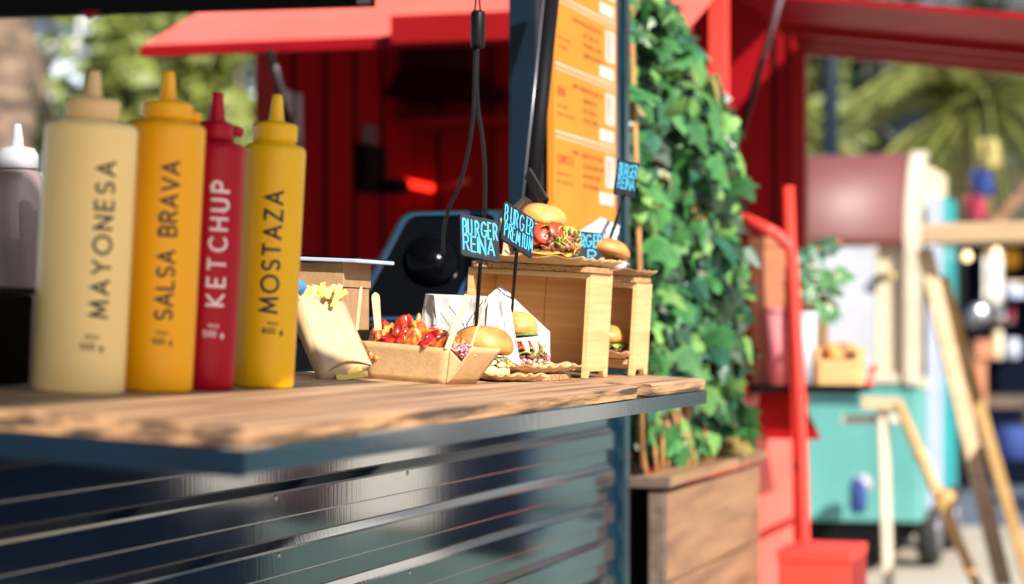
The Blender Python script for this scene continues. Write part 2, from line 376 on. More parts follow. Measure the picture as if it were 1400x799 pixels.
# ribbed cladding: trapezoid profile run along the front
def profile(z0, z1, pitch=.0765, d=.0075):
    pts = []; z = z1
    while z > z0:
        pts += [(0, z), (0, z - pitch * .34), (-d * .38, z - pitch * .365), (-d * .70, z - pitch * .445), (-d * .92, z - pitch * .50), (-d, z - pitch * .54), (-d, z - pitch * .955), (-d * .90, z - pitch * .963), (-d * .10, z - pitch * .992)]; z -= pitch
    return pts
pf = profile(.30, 1.094)
mb = MB(); xs = [-1.4 + 4.28 * i / 8 for i in range(9)]
vs = [(x, y, z) for x in xs for (y, z) in pf]; n = len(pf)
mb.add(vs, [(i * n + j, i * n + j + 1, (i + 1) * n + j + 1, (i + 1) * n + j) for i in range(8) for j in range(n - 1)])
sp('corrugated_panel', mb, 'petrol_gloss', solid=.0015)
rv = []
for k, (x, z) in enumerate([(1.02, .972), (1.03, .895), (1.55, .972), (1.56, .818)]):
    m = T(x, -.0075, z) @ rotm(x=90)
    sp('rivet', MB().lathe([(.004, 0), (.0035, .0018), (.0012, .0026)], 10, m), 'steel', smooth=True)
sp('corner_post', MB().box(2.905, 2.94, -.022, .03, 0.02, 2.3), 'petrol_edge', bevel=.002)
sp('gap_shade_strip', MB().box(2.882, 2.898, .004, .03, .02, 1.1), 'black_metal')  # black strip standing in for the shadow gap beside the post
sp('base_panel', MB().box(-1.4, 2.9, .03, .05, .02, 1.09), 'roof_dark')
sp('upright', MB().box(2.295, 2.345, -.002, .052, 1.13, 2.3), 'petrol_paint', bevel=.003)
sp('upright', MB().box(-1.45, -1.4, -.002, .052, 0.02, 2.3), 'petrol_paint', bevel=.003)
sp('header_beam', MB().box(-1.45, 2.94, -.004, .06, 2.3, 2.42), 'petrol_paint', bevel=.003)
sp('back_sheet', MB().box(2.35, 2.9, .004, .012, 1.13, 2.29), 'petrol_edge')
sp('sill', MB().box(-1.4, 2.9, .052, .08, 1.06, 1.128), 'petrol_paint', bevel=.002)
sp('worktop', MB().box(-1.4, 2.9, .082, .78, 1.085, 1.118), 'black_metal', bevel=.002)
sp('worktop_front', MB().box(-1.4, 2.9, .76, .778, .05, 1.08), 'roof_dark')
sp('roof', MB().box(-3.0, 3.0, -.02, 2.4, 2.43, 2.50), 'roof_dark')
a, b = s_y(505, 6, .0), s_x(505, 7, 2.7)
bl = s_x(505, 7, 2.7); br = s_x(-60, 20, 2.7)
sp('rear_hatch', MB().prism([(2.7, bl.y, bl.z), (2.7, br.y + 1.2, br.z + .006), (2.7, br.y + 1.2, 2.42), (2.7, bl.y, 2.42)], (.04, 0, 0)), 'roof_dark', bevel=.003)
t1 = s_x(500, 3, 2.69)
sp('hatch_latch', MB().box(2.67, 2.70, t1.y - .008, t1.y + .012, t1.z - .006, t1.z + .03), 'grey_alloy', bevel=.002)
t1 = s_x(122, 18, 2.69)
sp('hatch_handle', MB().prism([(2.68, t1.y - .03, t1.z + .004), (2.68, t1.y + .02, t1.z + .004), (2.68, t1.y + .0, t1.z - .012)], (.012, 0, 0)), 'red_deep')
# unseen flap added to shade the bottles, hinged on the header
fl = MB().prism([(-3.0, -.02, 2.36), (-.03, -.02, 2.36), (-.03, -1.40, 2.30), (-3.0, -1.40, 2.30)], (0, 0, .03))
sp('shade_flap', fl, 'petrol_paint')
sp('shade_flap_strut', MB().tube([(-1.4, -.02, 1.75), (-1.4, -1.2, 2.30)], .012, 10), 'black_metal', smooth=True)
# the black gas strut in front of the upright
p0, p1 = at(758, -40, 4.22), at(724, 290, 4.05)
sp('awning_strut', MB().tube([p0, p1], .0145, 14), 'black_matte', world=True, smooth=True)
off = vec(-10.5, -1.5, -4, 4.1)
sp('strut_rail', MB().tube([p0 + off, p1 + off], .0022, 8), 'grey_alloy', world=True, smooth=True)

# counter boards, in the frame of the drooping top
def slab(x0, x1, y0, y1, z0, z1, jag=0):
    nx = max(2, int((x1 - x0) / .03)); m = MB(); prof = []
    def f(i, side, z):
        x = x0 + (x1 - x0) * i / nx
        y = y0 + (jag * (mnoise.noise(Vector((x * 9, z * 200, 1.7))) + .5 * mnoise.noise(Vector((x * 31, z * 90, 4)))) if side == 0 else 0) if side == 0 else y1
        return (x, y, z)
    rows = [[f(i, 1, z0), f(i, 0, z0 + .001), f(i, 0, (z0 + z1) / 2), f(i, 0, z1 - .0022), (f(i, 0, z1)[0], y0 + .003, z1), f(i, 1, z1)] for i in range(nx + 1)]
    k = 6; vs = [p for r in rows for p in r]
    fs = [(i * k + j, i * k + (j + 1) % k, (i + 1) * k + (j + 1) % k, (i + 1) * k + j) for i in range(nx) for j in range(k)]
    m.add(vs, fs); m.mi = [1 if (idx % k) in (0, 1, 2) else 0 for idx in range(len(fs))]
    m.f += [tuple(range(k)), tuple(range(nx * k, nx * k + k))[::-1]]; m.mi += [1, 1]
    return m
sp('board', slab(0, 1.440, 0, .41, -.019, 0, .0022), ['counter_wood', 'counter_edge'], frame=CM)
sp('board', slab(1.4405, 1.535, .085, .41, -.019, -.0003, .0012), ['counter_wood', 'counter_edge'], frame=CM, label='short board set back behind the notch in the counter edge')
sp('board', slab(1.5355, 1.92, .001, .41, -.019, -.0005, .0018), ['counter_wood', 'counter_edge'], frame=CM, label='end board past the notch in the counter edge')
sp('reflection_liner', MB().box(.004, 1.916, .034, .405, -.0215, -.0208), 'petrol_paint', frame=CM)  # unseen dark liner, added so the ribs below reflect dark
sp('notch_plate', MB().box(1.43, 1.545, .004, .10, -.0205, -.0195), 'black_metal', frame=CM)
sp('fascia', MB().box(-.0, 1.92, -.0025, .0005, -.041, -.0195), 'petrol_edge', frame=CM, bevel=.0006, label='long steel angle under the counter edge')
sp('fascia', MB().box(-.0030, -.0002, -.0025, .41, -.043, -.0195), 'petrol_paint', frame=CM, bevel=.0006)
sp('fascia', MB().box(1.9202, 1.923, -.0025, .41, -.041, -.0195), 'petrol_edge', frame=CM, bevel=.0006)
sp('fascia_lip', MB().box(0.003, 1.917, .001, .03, -.041, -.0385), 'petrol_edge', frame=CM)
for x in (.35, 1.0, 1.6): sp('cross_bar', MB().box(x - .012, x + .012, .03, .40, -.040, -.0215), 'petrol_paint', frame=CM)
sp('hinge_strip', MB().box(0, 1.92, .411, .452, -.006, -.002), 'petrol_edge', frame=CM)

# ================================================================== squeeze bottles
def bottle(name, label, a, t, r, h, mk, capm, nozzle_h, yaw, text, wl, ts, th, ink, capr, caph, tw=0.0018, small=None, knob=None):
    o = thing(name, label, 'sauce bottle', CM @ T(a, t, 0), 'squeeze bottles in a row on the counter')
    rr = .011
    prof = [(r - .006, 0), (r - .002, .0012), (r, .005)] + [(r, h * k / 8) for k in range(1, 8)] + [(r + .0, h - rr)]
    prof += [(r - rr + rr * math.cos(R(q)), h - rr + rr * .8 * math.sin(R(q))) for q in (25, 50, 70, 90)] + [(capr * .93, h + .0002), (capr * .9, h + .004)]
    MB().lathe(prof, 48).build('body', mk, o, smooth=True)
    z0 = h + .001
    cp = [(capr * .97, z0), (capr, z0 + .001), (capr, z0 + caph * .45), (capr * .985, z0 + caph * .5), (capr * .985, z0 + caph * .58), (capr, z0 + caph * .62), (capr, z0 + caph - .003), (capr - .003, z0 + caph), (capr * .5, z0 + caph + .002), (.004, z0 + caph + .003)]
    MB().lathe(cp, 40).build('cap', capm, o, smooth=True)
    z1 = z0 + caph
    MB().lathe([(.0105, z1 - .001), (.0092, z1 + .004), (.0078, z1 + nozzle_h * .45), (.0066, z1 + nozzle_h * .85), (.0060, z1 + nozzle_h * .96), (.004, z1 + nozzle_h), (.0018, z1 + nozzle_h), (.0016, z1 + nozzle_h - .004)], 24).build('nozzle', capm, o, smooth=True)
    if knob:
        ka, kz = knob; d = Vector((math.cos(R(ka)), math.sin(R(ka)), 0))
        MB().tube([d * (capr * .9) + Z * (z1 + kz), d * (capr + .004) + Z * (z1 + kz + .001), d * (capr + .012) + Z * (z1 + kz - .001)], [.0035, .006, .0058], 14).build('nozzle_cap', capm, o, smooth=True)
    # lettering wrapped round the body: the line of text climbs the bottle
    base = math.atan2(-1, 0)
    inv = (CM @ T(a, t, 0)).inverted()
    cd = inv @ Vector((0, 0, H)); base = math.atan2(cd.y, cd.x) + R(yaw)
    def wrap(x, y, hh, zc): # x climbs, y to the viewer's left
        ang = base - y / r
        return Vector((math.cos(ang) * (r + .0003 + hh), math.sin(ang) * (r + .0003 + hh), zc + x))
    gap = (wl - word_w(text, 0) * ts) / ts / (len(text) - 1)
    lm = MB(); write(lm, text, lambda x, y, hh: wrap(x, y - ts / 2, hh, th), -wl / 2, 0, ts, tw, gap)
    lm.build('lettering', ink, o)
    if small:
        sm = MB(); zc, dy, rows = small
        for (tx, yy, sz) in rows:
            w2 = word_w(tx, .3) * sz
            def f2(x, y, hh):
                ang = base + (x + dy) / r
                return Vector((math.cos(ang) * (r + .0003 + hh), math.sin(ang) * (r + .0003 + hh), zc + y))
            write(sm, tx, f2, -w2 / 2, yy, sz, sz * .1, .3)
        sm.build('small_print', ink, o)
    return o
bottle('sauce_bottle', 'wide cream squeeze bottle reading MAYONESA, the biggest bottle of the row', .326, .326, .0475, .281, 'cream_plastic', 'cream_cap', .030, 21, 'MAYONESA', .157, .0185, .158, 'ink_dark', .0285, .020, .0016, (.046, -.006, [('PESO', .011, .004), ('500 g', 0, .0062)]))
bottle('sauce_bottle', 'orange squeeze bottle reading SALSA BRAVA', .449, .300, .0425, .292, 'orange_plastic', 'orange_plastic', .034, 10, 'SALSA BRAVA', .167, .0175, .162, 'ink_dark', .0275, .018, .0016, (.052, .0, [('PESO', .010, .0035), ('500 g', 0, .0056)]), (-35, -.013))
bottle('sauce_bottle', 'dark red squeeze bottle reading KETCHUP in pink letters', .552, .288, .0352, .278, 'red_plastic', 'red_plastic', .035, 15, 'KETCHUP', .136, .0190, .163, 'ink_pink', .0200, .019, .0017, (.060, .0, [('PESO', .010, .0035), ('500 g', 0, .0062)]), (-38, -.008))
bottle('sauce_bottle', 'mustard yellow squeeze bottle reading MOSTAZA, the slimmest at the end of the row', .675, .267, .0365, .286, 'yellow_plastic', 'yellow_plastic', .034, 4, 'MOSTAZA', .139, .0195, .158, 'ink_dark', .0258, .021, .0018, (.064, .006, [('PESO', .010, .0036), ('800 g', 0, .0064)]))
# cloudy bottle behind
p = s_Y(24, 405, 3.0); bm_ = SM @ T(p.x, p.y, 1.119)
o = thing('sauce_dispenser', 'cloudy clear squeeze bottle half full of brown sauce with white cap', 'sauce bottle', bm_)
k = 3.0 / F; zt = H + (445 - 232) * k - 1.119
MB().lathe([(.03, 0), (.0325, .004), (.0325, zt - .02), (.030, zt - .006), (.022, zt)], 32).build('body', 'clear_plastic', o, smooth=True)
MB().lathe([(.0305, .002), (.0312, .006), (.0312, zt - 98 * k), (.0300, zt - 96 * k), (.001, zt - 97 * k)], 32).build('sauce_fill', 'brown_sauce', o, smooth=True)
MB().grid(lambda u, v: Vector((math.cos(-2.6 + u * 2.4) * .0318, math.sin(-2.6 + u * 2.4) * .0318, zt - 95 * k + v * (.045 + .03 * mnoise.noise(Vector((u * 5, 3, 0)))))), 14, 4).build('sauce_smear', 'brown_sauce', o, smooth=True)
MB().lathe([(.025, zt), (.027, zt + .002), (.027, zt + .018), (.022, zt + .027), (.008, zt + .030), (.0075, zt + .040), (.005, zt + .058), (.003, zt + .059)], 28).build('cap', 'white_plastic', o, smooth=True)
# black box at the edge of the picture
p = on_counter(12, 533)
o = thing('napkin_box', 'plain black box on the counter beside the cream bottle', 'box', CM @ T(p.x + .02, p.y + .06, 0) @ rotm(z=-3))
MB().box(-.05, .07, -.033, .10, .001, .096).build('body', 'black_gloss', o, bevel=.004)
MB().box(-.052, .072, -.035, .102, .0965, .104).build('lid', 'black_metal', o, bevel=.003)

# ================================================================== fries in a leaning kraft scoop
Y0 = 3.10
fo = at(405, 398, Y0); e1 = vec(61, 12, 50, Y0); e2 = vec(43, 114, -76, Y0); er = vec(44, 89, -76, Y0) ; nb = e1.cross(e2).normalized()
if nb.y < 0: nb = -nb
o = thing('fries_scoop', 'pale kraft paper scoop of fries leaning beside the yellow bottle', 'fries box', T(*fo))
def front(u, v):
    v2 = v * (1 - .10 * math.sin(math.pi * u)); p = fo + e1 * u + (e2 * (1 - u) + er * u) * v2
    p += nb * (-.004 * math.sin(math.pi * u)) + vec(0, 6, 0, Y0) * math.sin(math.pi * u) * (1 - v)
    return p
def back(u, v):
    th = .030 * (1 - v) + .012 * v
    return fo + e1 * u + (e2 * (1 - u) + er * u) * v * .99 + nb * th - (e2 * .10 * (1 - v))
MB().grid(front, 8, 10).build('front_panel', 'kraft_pale', o, world=True, smooth=True, solid=.0007)
MB().grid(back, 6, 8).build('back_panel', 'kraft', o, world=True, smooth=True, solid=.0007)
for uu in (0, 1):
    MB().grid(lambda s, v: front(uu, v) * (1 - s) + back(uu, v) * s, 2, 10).build('side_panel', 'kraft', o, world=True, smooth=True, solid=.0007)
MB().grid(lambda u, s: front(u, 1) * (1 - s) + back(u, 1) * s + (e2.normalized() * (-.006) * math.sin(math.pi * s)), 8, 4).build('bottom_flap', 'kraft', o, world=True, smooth=True, solid=.0007)
MB().grid(lambda u, s: front(u, 1) * (1 - s) + back(u, 1) * s + e2.normalized() * (.005 * math.sin(math.pi * u) - .001) + nb * .003, 8, 3).build('bottom_flap', 'kraft_pale', o, world=True, smooth=True, solid=.0007)
def fry(p, d, L, lab, grp):
    m = Vector(d).normalized(); x = m.cross(Vector((.2, -1, .1))).normalized(); y = x.cross(m)
    f = MB(); w = .0038
    n = 5; bend = random.uniform(-.004, .004); vs = []
    for i in range(n + 1):
        c = m * (L * (i / n - .5)) + x * bend * math.sin(math.pi * i / n); k = w * (.86 + .22 * random.random())
        vs += [c + x * k + y * k, c - x * k + y * k, c - x * k - y * k, c + x * k - y * k]
    f.add(vs, [(i * 4 + j, i * 4 + (j + 1) % 4, i * 4 + 4 + (j + 1) % 4, i * 4 + 4 + j) for i in range(n) for j in range(4)] + [(3, 2, 1, 0), (n * 4, n * 4 + 1, n * 4 + 2, n * 4 + 3)])
    ob = f.build('fry', 'fry', smooth=False, bevel=.0012); ob.location = p
    return tag(ob, lab, 'fry', grp)
for k, (px, py, dx, dy) in enumerate([(426, 396, 4, -10), (436, 396, -6, -11), (444, 392, -3, -12), (452, 394, 9, -11), (461, 395, 5, -12), (466, 399, 12, -8), (419, 397, 3, -8), (431, 401, 8, -7), (449, 399, -7, -9), (457, 401, 2, -9)]):
    fry(at(px, py + 5, Y0 + .008 + .016 * (k % 3)), vec(dx, dy, random.uniform(-6, 6), 3), random.uniform(.020, .028), 'yellow potato fry standing in the pale kraft scoop', 'fries in the kraft scoop')
p = CM @ (on_counter(482, 519) + Vector((0, 0, .0055)))
fry(p + Vector((0, -.02, 0)), vec(16, -2, 3, 3), .042, 'fat yellow fry fallen out under the kraft scoop', 'fries fallen on the counter')
fry(p + Vector((-.008, -.006, .004)), vec(16, -5, -3, 3), .040, 'fry lying behind the fat fallen fry under the scoop', 'fries fallen on the counter')
# blue sachet
o = tag(MB().grid(lambda u, v: at(402, 372, 3.07) + vec(18, 21, 3, 3.07) * u + vec(-9, 12, 4, 3.07) * v + Vector((0, -.004 * math.sin(math.pi * u) * math.sin(math.pi * v), 0)), 8, 6).build('sauce_sachet', 'blue_packet', smooth=True, solid=.002), 'shiny blue sauce sachet tucked into the fries', 'sachet')
WM[o.name] = Matrix()
lm = MB()
for s_ in (.35, .55, .72): lm.add([at(402, 372, 3.064) + vec(18, 21, 3, 3.07) * u + vec(-9, 12, 4, 3.07) * v for (u, v) in ((.45, s_), (.8, s_), (.8, s_ + .07), (.45, s_ + .07))], [(0, 1, 2, 3)])
lm.build('printed_lines', 'white_plastic', o, world=True)

# kraft cartons behind, and the slim dark tablet lying on them
zt = H + (445 - 360) * 3.42 / F - 1.128; cb = zt - .098
o = thing('storage_case', 'matt black case under the kraft carton behind the fries', 'case', SM @ T(*s_Y(440, 520, 3.42).xy, 1.128))
MB().box(-.05, .08, -.056, .14, 0.0005, cb - .016).build('body', 'black_matte', o, bevel=.003)
MB().box(-.053, .083, -.059, .143, cb - .015, cb - .001).build('lid', 'black_metal', o, bevel=.003)
o = thing('carton', 'brown kraft carton standing behind the fries scoop', 'carton', SM @ T(*s_Y(440, 520, 3.42).xy, 1.128 + cb))
MB().box(-.04, .07, -.048, .10, 0, .098 - .037).build('body', 'kraft_dark', o, bevel=.001)
MB().box(-.043, .073, -.050, .103, .098 - .036, .098).build('lid', 'kraft_dark', o, bevel=.001)
MB().box(-.045, -.0435, -.046, .099, .098 - .044, .098 - .034).build('lid_fold', 'kraft', o)
o = thing('tablet', 'slim dark tablet with a pale blue edge lying on the kraft carton', 'tablet', SM @ T(*s_Y(450, 520, 3.42).xy, 1.128 + zt + .001) @ rotm(x=2.5))
MB().box(-.06, .10, -.066, .14, 0.0005, .006).build('case', 'lavender', o, bevel=.0015)
MB().box(-.057, .097, -.063, .137, .0062, .0085).build('screen', 'black_gloss', o, bevel=.0008)
# dark folded sunglasses-like clip behind the picks: a black lever clip
Y0 = 4.15
# till terminal
o = thing('till_terminal', 'glossy black till terminal tilted back with a raised rim and round hump', 'till', T(*at(565, 440, Y0 + .1)))
c00, ex, ey = at(466, 448, Y0), vec(152, -4, 14, Y0), vec(80, -164, 88, Y0)
nz = ex.cross(ey).normalized()
if nz.y > 0: nz = -nz
def rrect(ins, rad, n=6):
    pts = []; lx, ly = ex.length, ey.length; X, Yv = ex.normalized(), ey.normalized()
    for (cx, cy, a0) in ((lx - ins - rad, ly - ins - rad, 0), (ins + rad, ly - ins - rad, 90), (ins + rad, ins + rad, 180), (lx - ins - rad, ins + rad, 270)):
        for i in range(n + 1):
            a = R(a0 + 90 * i / n); pts.append(c00 + X * (cx + rad * math.cos(a)) + Yv * (cy + rad * math.sin(a)))
    return pts
MB().prism(rrect(0, .02), -nz * .02).build('shell', 'black_metal', o, world=True, bevel=.003)
A, B = rrect(.010, .022), rrect(.017, .02); n = len(A)
MB().add([p + nz * .0005 for p in A] + [p + nz * .007 for p in A] + [p + nz * .007 for p in B] + [p + nz * .0005 for p in B], [(r * n + i, r * n + (i + 1) % n, ((r + 1) % 4) * n + (i + 1) % n, ((r + 1) % 4) * n + i) for r in range(4) for i in range(n)]).build('rim', 'rim_sky_tint', o, world=True, smooth=False)
MB().prism([p + nz * .001 for p in rrect(.019, .018)], nz * .001).build('panel', 'black_gloss', o, world=True)
hc = c00 + ex * .52 + ey * .54
MB().lathe([(.052, .002), (.050, .012), (.040, .026), (.022, .036), (.002, .039)], 36, axes(hc, ex, ey) if axes(hc, ex, ey).col[2].xyz.dot(nz) > 0 else axes(hc, ey, ex)).build('mount_hump', 'black_gloss', o, world=True, smooth=True)
MB().box(-.10, .10, .05, .16, -.08, .05).build('base', 'black_matte', o, bevel=.006)
o2 = tag(MB().box(-.012, .17, .0, .10, 0, .072).build('card_reader', 'black_matte', frame=SM @ T(*s_Y(520, 450, 4.0).xy, 1.119), bevel=.005), 'low black card reader box under the tilted till', 'card reader')

# hanging lead with an inline switch
pth = lambda L, Y: [at(x, y, Y) for x, y in L]
o = thing('hanging_lead', 'black cable with cylindrical plug hanging in front of the red awning', 'cable', T(*at(653, 40, 3.75)))
MB().lathe([(.004, 0), (.0105, .002), (.0115, .006), (.0118, .056), (.010, .061), (.005, .062)], 20, T(*at(653, 67, 3.75)) @ rotm(y=1)).build('plug', 'black_metal', o, world=True, smooth=True)
def curve(pts, n=6):
    out = []
    for i in range(len(pts) - 1):
        p0, p1, p2, p3 = pts[max(i - 1, 0)], pts[i], pts[i + 1], pts[min(i + 2, len(pts) - 1)]
        for j in range(n):
            t = j / n; out.append(.5 * ((2 * p1) + (p2 - p0) * t + (2 * p0 - 5 * p1 + 4 * p2 - p3) * t * t + (3 * p1 - p0 - 3 * p2 + p3) * t ** 3))
    return out + [pts[-1]]
MB().tube(curve(pth([(650, -60), (651, -10), (649, 16)], 3.75)), .0016, 8).build('wire', 'black_metal', o, world=True, smooth=True)
MB().tube(curve(pth([(657, -60), (655, -10), (657, 16)], 3.75)), .0016, 8).build('wire', 'black_metal', o, world=True, smooth=True)
MB().tube(curve(pth([(650, 66), (649, 110), (647, 160), (640, 210), (628, 255), (614, 285), (607, 315), (606, 350)], 3.75)), .0030, 8).build('cable', 'black_metal', o, world=True, smooth=True)
MB().tube(curve(pth([(653, 66), (652, 110), (654, 150), (660, 190), (663, 230), (663, 280), (658, 330)], 3.78)), .0030, 8).build('cable', 'black_metal', o, world=True, smooth=True)

# ================================================================== kraft boat of glazed potatoes
tc = on_counter(609, 526); TM = CM @ T(tc.x, tc.y, .0006) @ rotm(z=-12)
o = thing('kraft_tray', 'open kraft board boat heaped with glossy red sauced chunks', 'food tray', TM)
bx, by, hz = .080, .124, .047
def wall(a, b, c, d, nm, mk='kraft', bow=.001):
    a, b, c, d = map(Vector, (a, b, c, d)); nrm = (b - a).cross(d - a).normalized()
    MB().grid(lambda u, v: (a * (1 - u) + b * u) * (1 - v) + (d * (1 - u) + c * u) * v + nrm * bow * math.sin(math.pi * u) * math.sin(math.pi * v), 10, 6).build(nm, mk, o, smooth=True, solid=.0008)
wall((0, 0, 0), (bx, 0, 0), (bx, by, 0), (0, by, 0), 'base')
wall((0, by, 0), (0, 0, 0), (-.004, -.006, hz), (-.010, by + .008, hz + .003), 'long_side', 'kraft', -.0015)
wall((bx, 0, 0), (bx, by, 0), (bx + .010, by + .008, hz + .002), (bx + .006, -.004, hz), 'long_side')
wall((0, -.0005, 0), (bx, -.0005, 0), (bx + .004, -.036, hz + .002), (.006, -.034, hz + .004), 'short_side', 'kraft')
wall((bx, by, 0), (0, by, 0), (-.008, by + .010, hz - .002), (bx + .008, by + .010, hz - .002), 'short_side')
wall((-.0002, -.0008, .0), (-.0040, -.0062, hz * .98), (.006, -.020, hz * .62), (.0045, -.012, hz * .3), 'corner_fold', 'kraft', 0)
protos = []
for k in range(8):
    mk = 'sauce_red' if k in (0, 2, 3, 6) else 'potato'
    mb = MB().blob((0, 0, 0), .0150, 4, .5, 1.6, (1.4, .85, .66))
    protos.append(mb.build('potato_chunk', mk, smooth=True))
first = set()
heap = TM
def chunk(k, p):
    i = k % 8
    c = protos[i] if i not in first else protos[i].copy()
    if i in first: COL.objects.link(c)
    first.add(i)
    c.matrix_world = heap @ T(*p) @ rotm(random.uniform(0, 360), random.uniform(0, 360), random.uniform(0, 360)) @ Matrix.Scale(random.uniform(.85, 1.15), 4)
    pale = i not in (0, 2, 3, 6)
    tag(c, 'golden potato chunk with thin red sauce in the kraft boat' if pale else 'potato chunk coated in glossy red sauce in the kraft boat', 'potato chunk', 'potato chunks in the kraft boat')
k = 0
for row, (zz, ny, nx) in enumerate([(.036, 6, 3), (.051, 6, 3), (.064, 4, 2)]):
    for iy in range(ny):
        for ix in range(nx):
            fx, fy = (ix + .5) / nx, (iy + .5) / ny
            yy = .012 + .118 * (fy if row < 2 else .22 + .55 * fy); xx = .004 + .074 * (fx if row < 2 else .2 + .6 * fx)
            drop = .012 * max(0, .35 - fy) / .35
            chunk(k * 3 + row, (xx + random.uniform(-.004, .004), yy + random.uniform(-.005, .005), zz - drop + random.uniform(-.003, .003))); k += 1
tag(MB().grid(lambda u, v: TM @ Vector((.0 + .08 * u, .0 + .126 * v, .034 + .003 * mnoise.noise(Vector((u * 5, v * 7, 2))))), 10, 14).build('sauce_pool', 'sauce_red', smooth=True, solid=.004), 'dark red sauce lying under the potato chunks in the boat', 'sauce')
for k in range(22):
    p = Vector((.012 + random.uniform(0, .05), -.012 + random.uniform(-.012, .018), .036 + random.uniform(0, .014))); a0 = random.uniform(0, 360); rr = random.uniform(.006, .010)
    pts = [TM @ (p + Vector((rr * math.cos(R(a0 + q)), rr * math.sin(R(a0 + q)) * .6, rr * .5 * math.sin(R(q * 1.3 + a0))))) for q in range(0, 200, 25)]
    tag(MB().tube(pts, .0016, 6, flat=.6).build('onion_strip', 'onion', smooth=True), 'curl of pink pickled onion at the open end of the boat', 'onion strip', 'pickled onion curls in the boat')
# wooden picks
def pick(name, label, a, b, w0, w1, th, rnd=False):
    a, b = Vector(a), Vector(b); d = (b - a).normalized(); x = d.cross(Vector((0, 1, 0))).normalized(); y = x.cross(d)
    L = (b - a).length; n = 14; P = []
    for i in range(n + 1):
        s = i / n; w = w0 + (w1 - w0) * s
        if rnd and s > .86: w *= math.sqrt(max(.02, 1 - ((s - .86) / .14) ** 2))
        P.append((a + d * L * s, w))
    vs = []
    for c, w in P: vs += [c - x * w - y * th, c + x * w - y * th, c + x * w + y * th, c - x * w + y * th]
    f = [(i * 4 + j, i * 4 + (j + 1) % 4, i * 4 + 4 + (j + 1) % 4, i * 4 + 4 + j) for i in range(n) for j in range(4)] + [(3, 2, 1, 0), (n * 4, n * 4 + 1, n * 4 + 2, n * 4 + 3)]
    return tag(MB().add(vs, f).build(name, 'birch_stick', bevel=.0004), label, 'wooden pick', 'wooden picks stuck in the boat')
pick('wooden_fork', 'narrow wooden stick behind the boat beside the fries scoop', at(488, 452, 3.20), at(494, 391, 3.21), .0020, .0022, .0008, True)
pick('wooden_fork', 'round ended pale wooden spoon stick standing in the red chunks', at(517, 452, 3.12), at(513, 400, 3.13), .0046, .0056, .0008, True)
pick('wooden_fork', 'broad wooden fork leaning out of the near end of the boat', at(611, 478, 3.065), at(640, 404, 3.10), .0036, .0046, .0009)
pick('wooden_skewer', 'thin wooden skewer leaning over the pink onions', at(644, 474, 3.06), at(668, 406, 3.09), .0014, .0011, .0011)

# ================================================================== burgers
def bun_prof(r, h, flat=.25):
    pts = [(r * .5, 0), (r * .86, .0006), (r * .97, h * .12), (r, h * .26)]
    for k in range(1, 11):
        a = R(90 * k / 10); pts.append((r * math.cos(a) ** .8 if k < 10 else .0002, h * .26 + h * .74 * math.sin(a) ** 1.05))
    return pts
def bun(o, name, r, h, mk, m, sx=1, sy=1):
    mb = MB().lathe(bun_prof(r, h), 40, None, sx, sy); off = random.uniform(0, 90)
    mb.v = [m @ (p * (1 + .035 * mnoise.noise(p * 40 + Vector((off, 0, 0))) + .012 * mnoise.noise(p * 150))) for p in mb.v]
    return mb.build(name, mk, o, smooth=True)
def heel(o, r, h, mk='bread', sx=1):
    mb = MB().lathe([(r * .8, 0), (r * .96, h * .15), (r, h * .5), (r * .97, h * .9), (r * .9, h), (.001, h * .98)], 36, None, sx, 1)
    mb.v = [p * (1 + .03 * mnoise.noise(p * 50)) for p in mb.v]
    return mb.build('bottom_bun', mk, o, smooth=True)
def ruffle(o, name, r0, r1, z, amp, mk, n=11, m=Matrix(), dz=-.004):
    off = random.uniform(0, 99)
    def fn(u, v):
        a = 2 * math.pi * u; w = math.sin(a * n + 2 * math.sin(a * 3)) * amp * v
        rr = r0 + (r1 - r0) * v + .004 * v * mnoise.noise(Vector((math.cos(a) * 4 + off, math.sin(a) * 4, 0)))
        return m @ Vector((rr * math.cos(a), rr * math.sin(a), z + w + dz * v))
    return MB().grid(fn, 96, 5).build(name, mk, o, smooth=True, solid=.0006)
def bits(o, name, mk, r, z, n, size, a0=150, a1=330, zj=.003, rj=.004, sq=(1.3, .9, .7), amp=.5, sub=2):
    mb = MB()
    for k in range(n):
        a = R(a0 + (a1 - a0) * (k + random.random()) / n); rr = r + random.uniform(-rj, rj)
        mb.blob((rr * math.cos(a), rr * math.sin(a), z + random.uniform(-zj, zj)), size * random.uniform(.7, 1.25), sub, amp, 2.2, sq, rotm(random.uniform(0, 360), random.uniform(-40, 40), random.uniform(0, 360)).to_3x3())
    return mb.build(name, mk, o, smooth=True)
def strips(o, name, mk, r, z, n, a0, a1, L=.02, w=.0012, zj=.006):
    mb = MB()
    for k in range(n):
        a = R(random.uniform(a0, a1)); p = Vector((r * math.cos(a), r * math.sin(a), z + random.uniform(-zj, zj))); d = Vector((random.uniform(-1, 1), random.uniform(-1, 1), random.uniform(-1, .6))).normalized()
        q = Vector((math.cos(a), math.sin(a), 0)) * .003
        mb.tube([p - d * L / 2 - q, p + q, p + d * L / 2 - q * .5], w, 5)
    return mb.build(name, mk, o, smooth=True)
def slicep(o, name, mk, r, th, m):
    return MB().lathe([(.001, 0), (r * .9, 0), (r, th * .3), (r, th * .7), (r * .92, th), (.001, th)], 22, m).build(name, mk, o, smooth=True)
ALL = (0, 360)
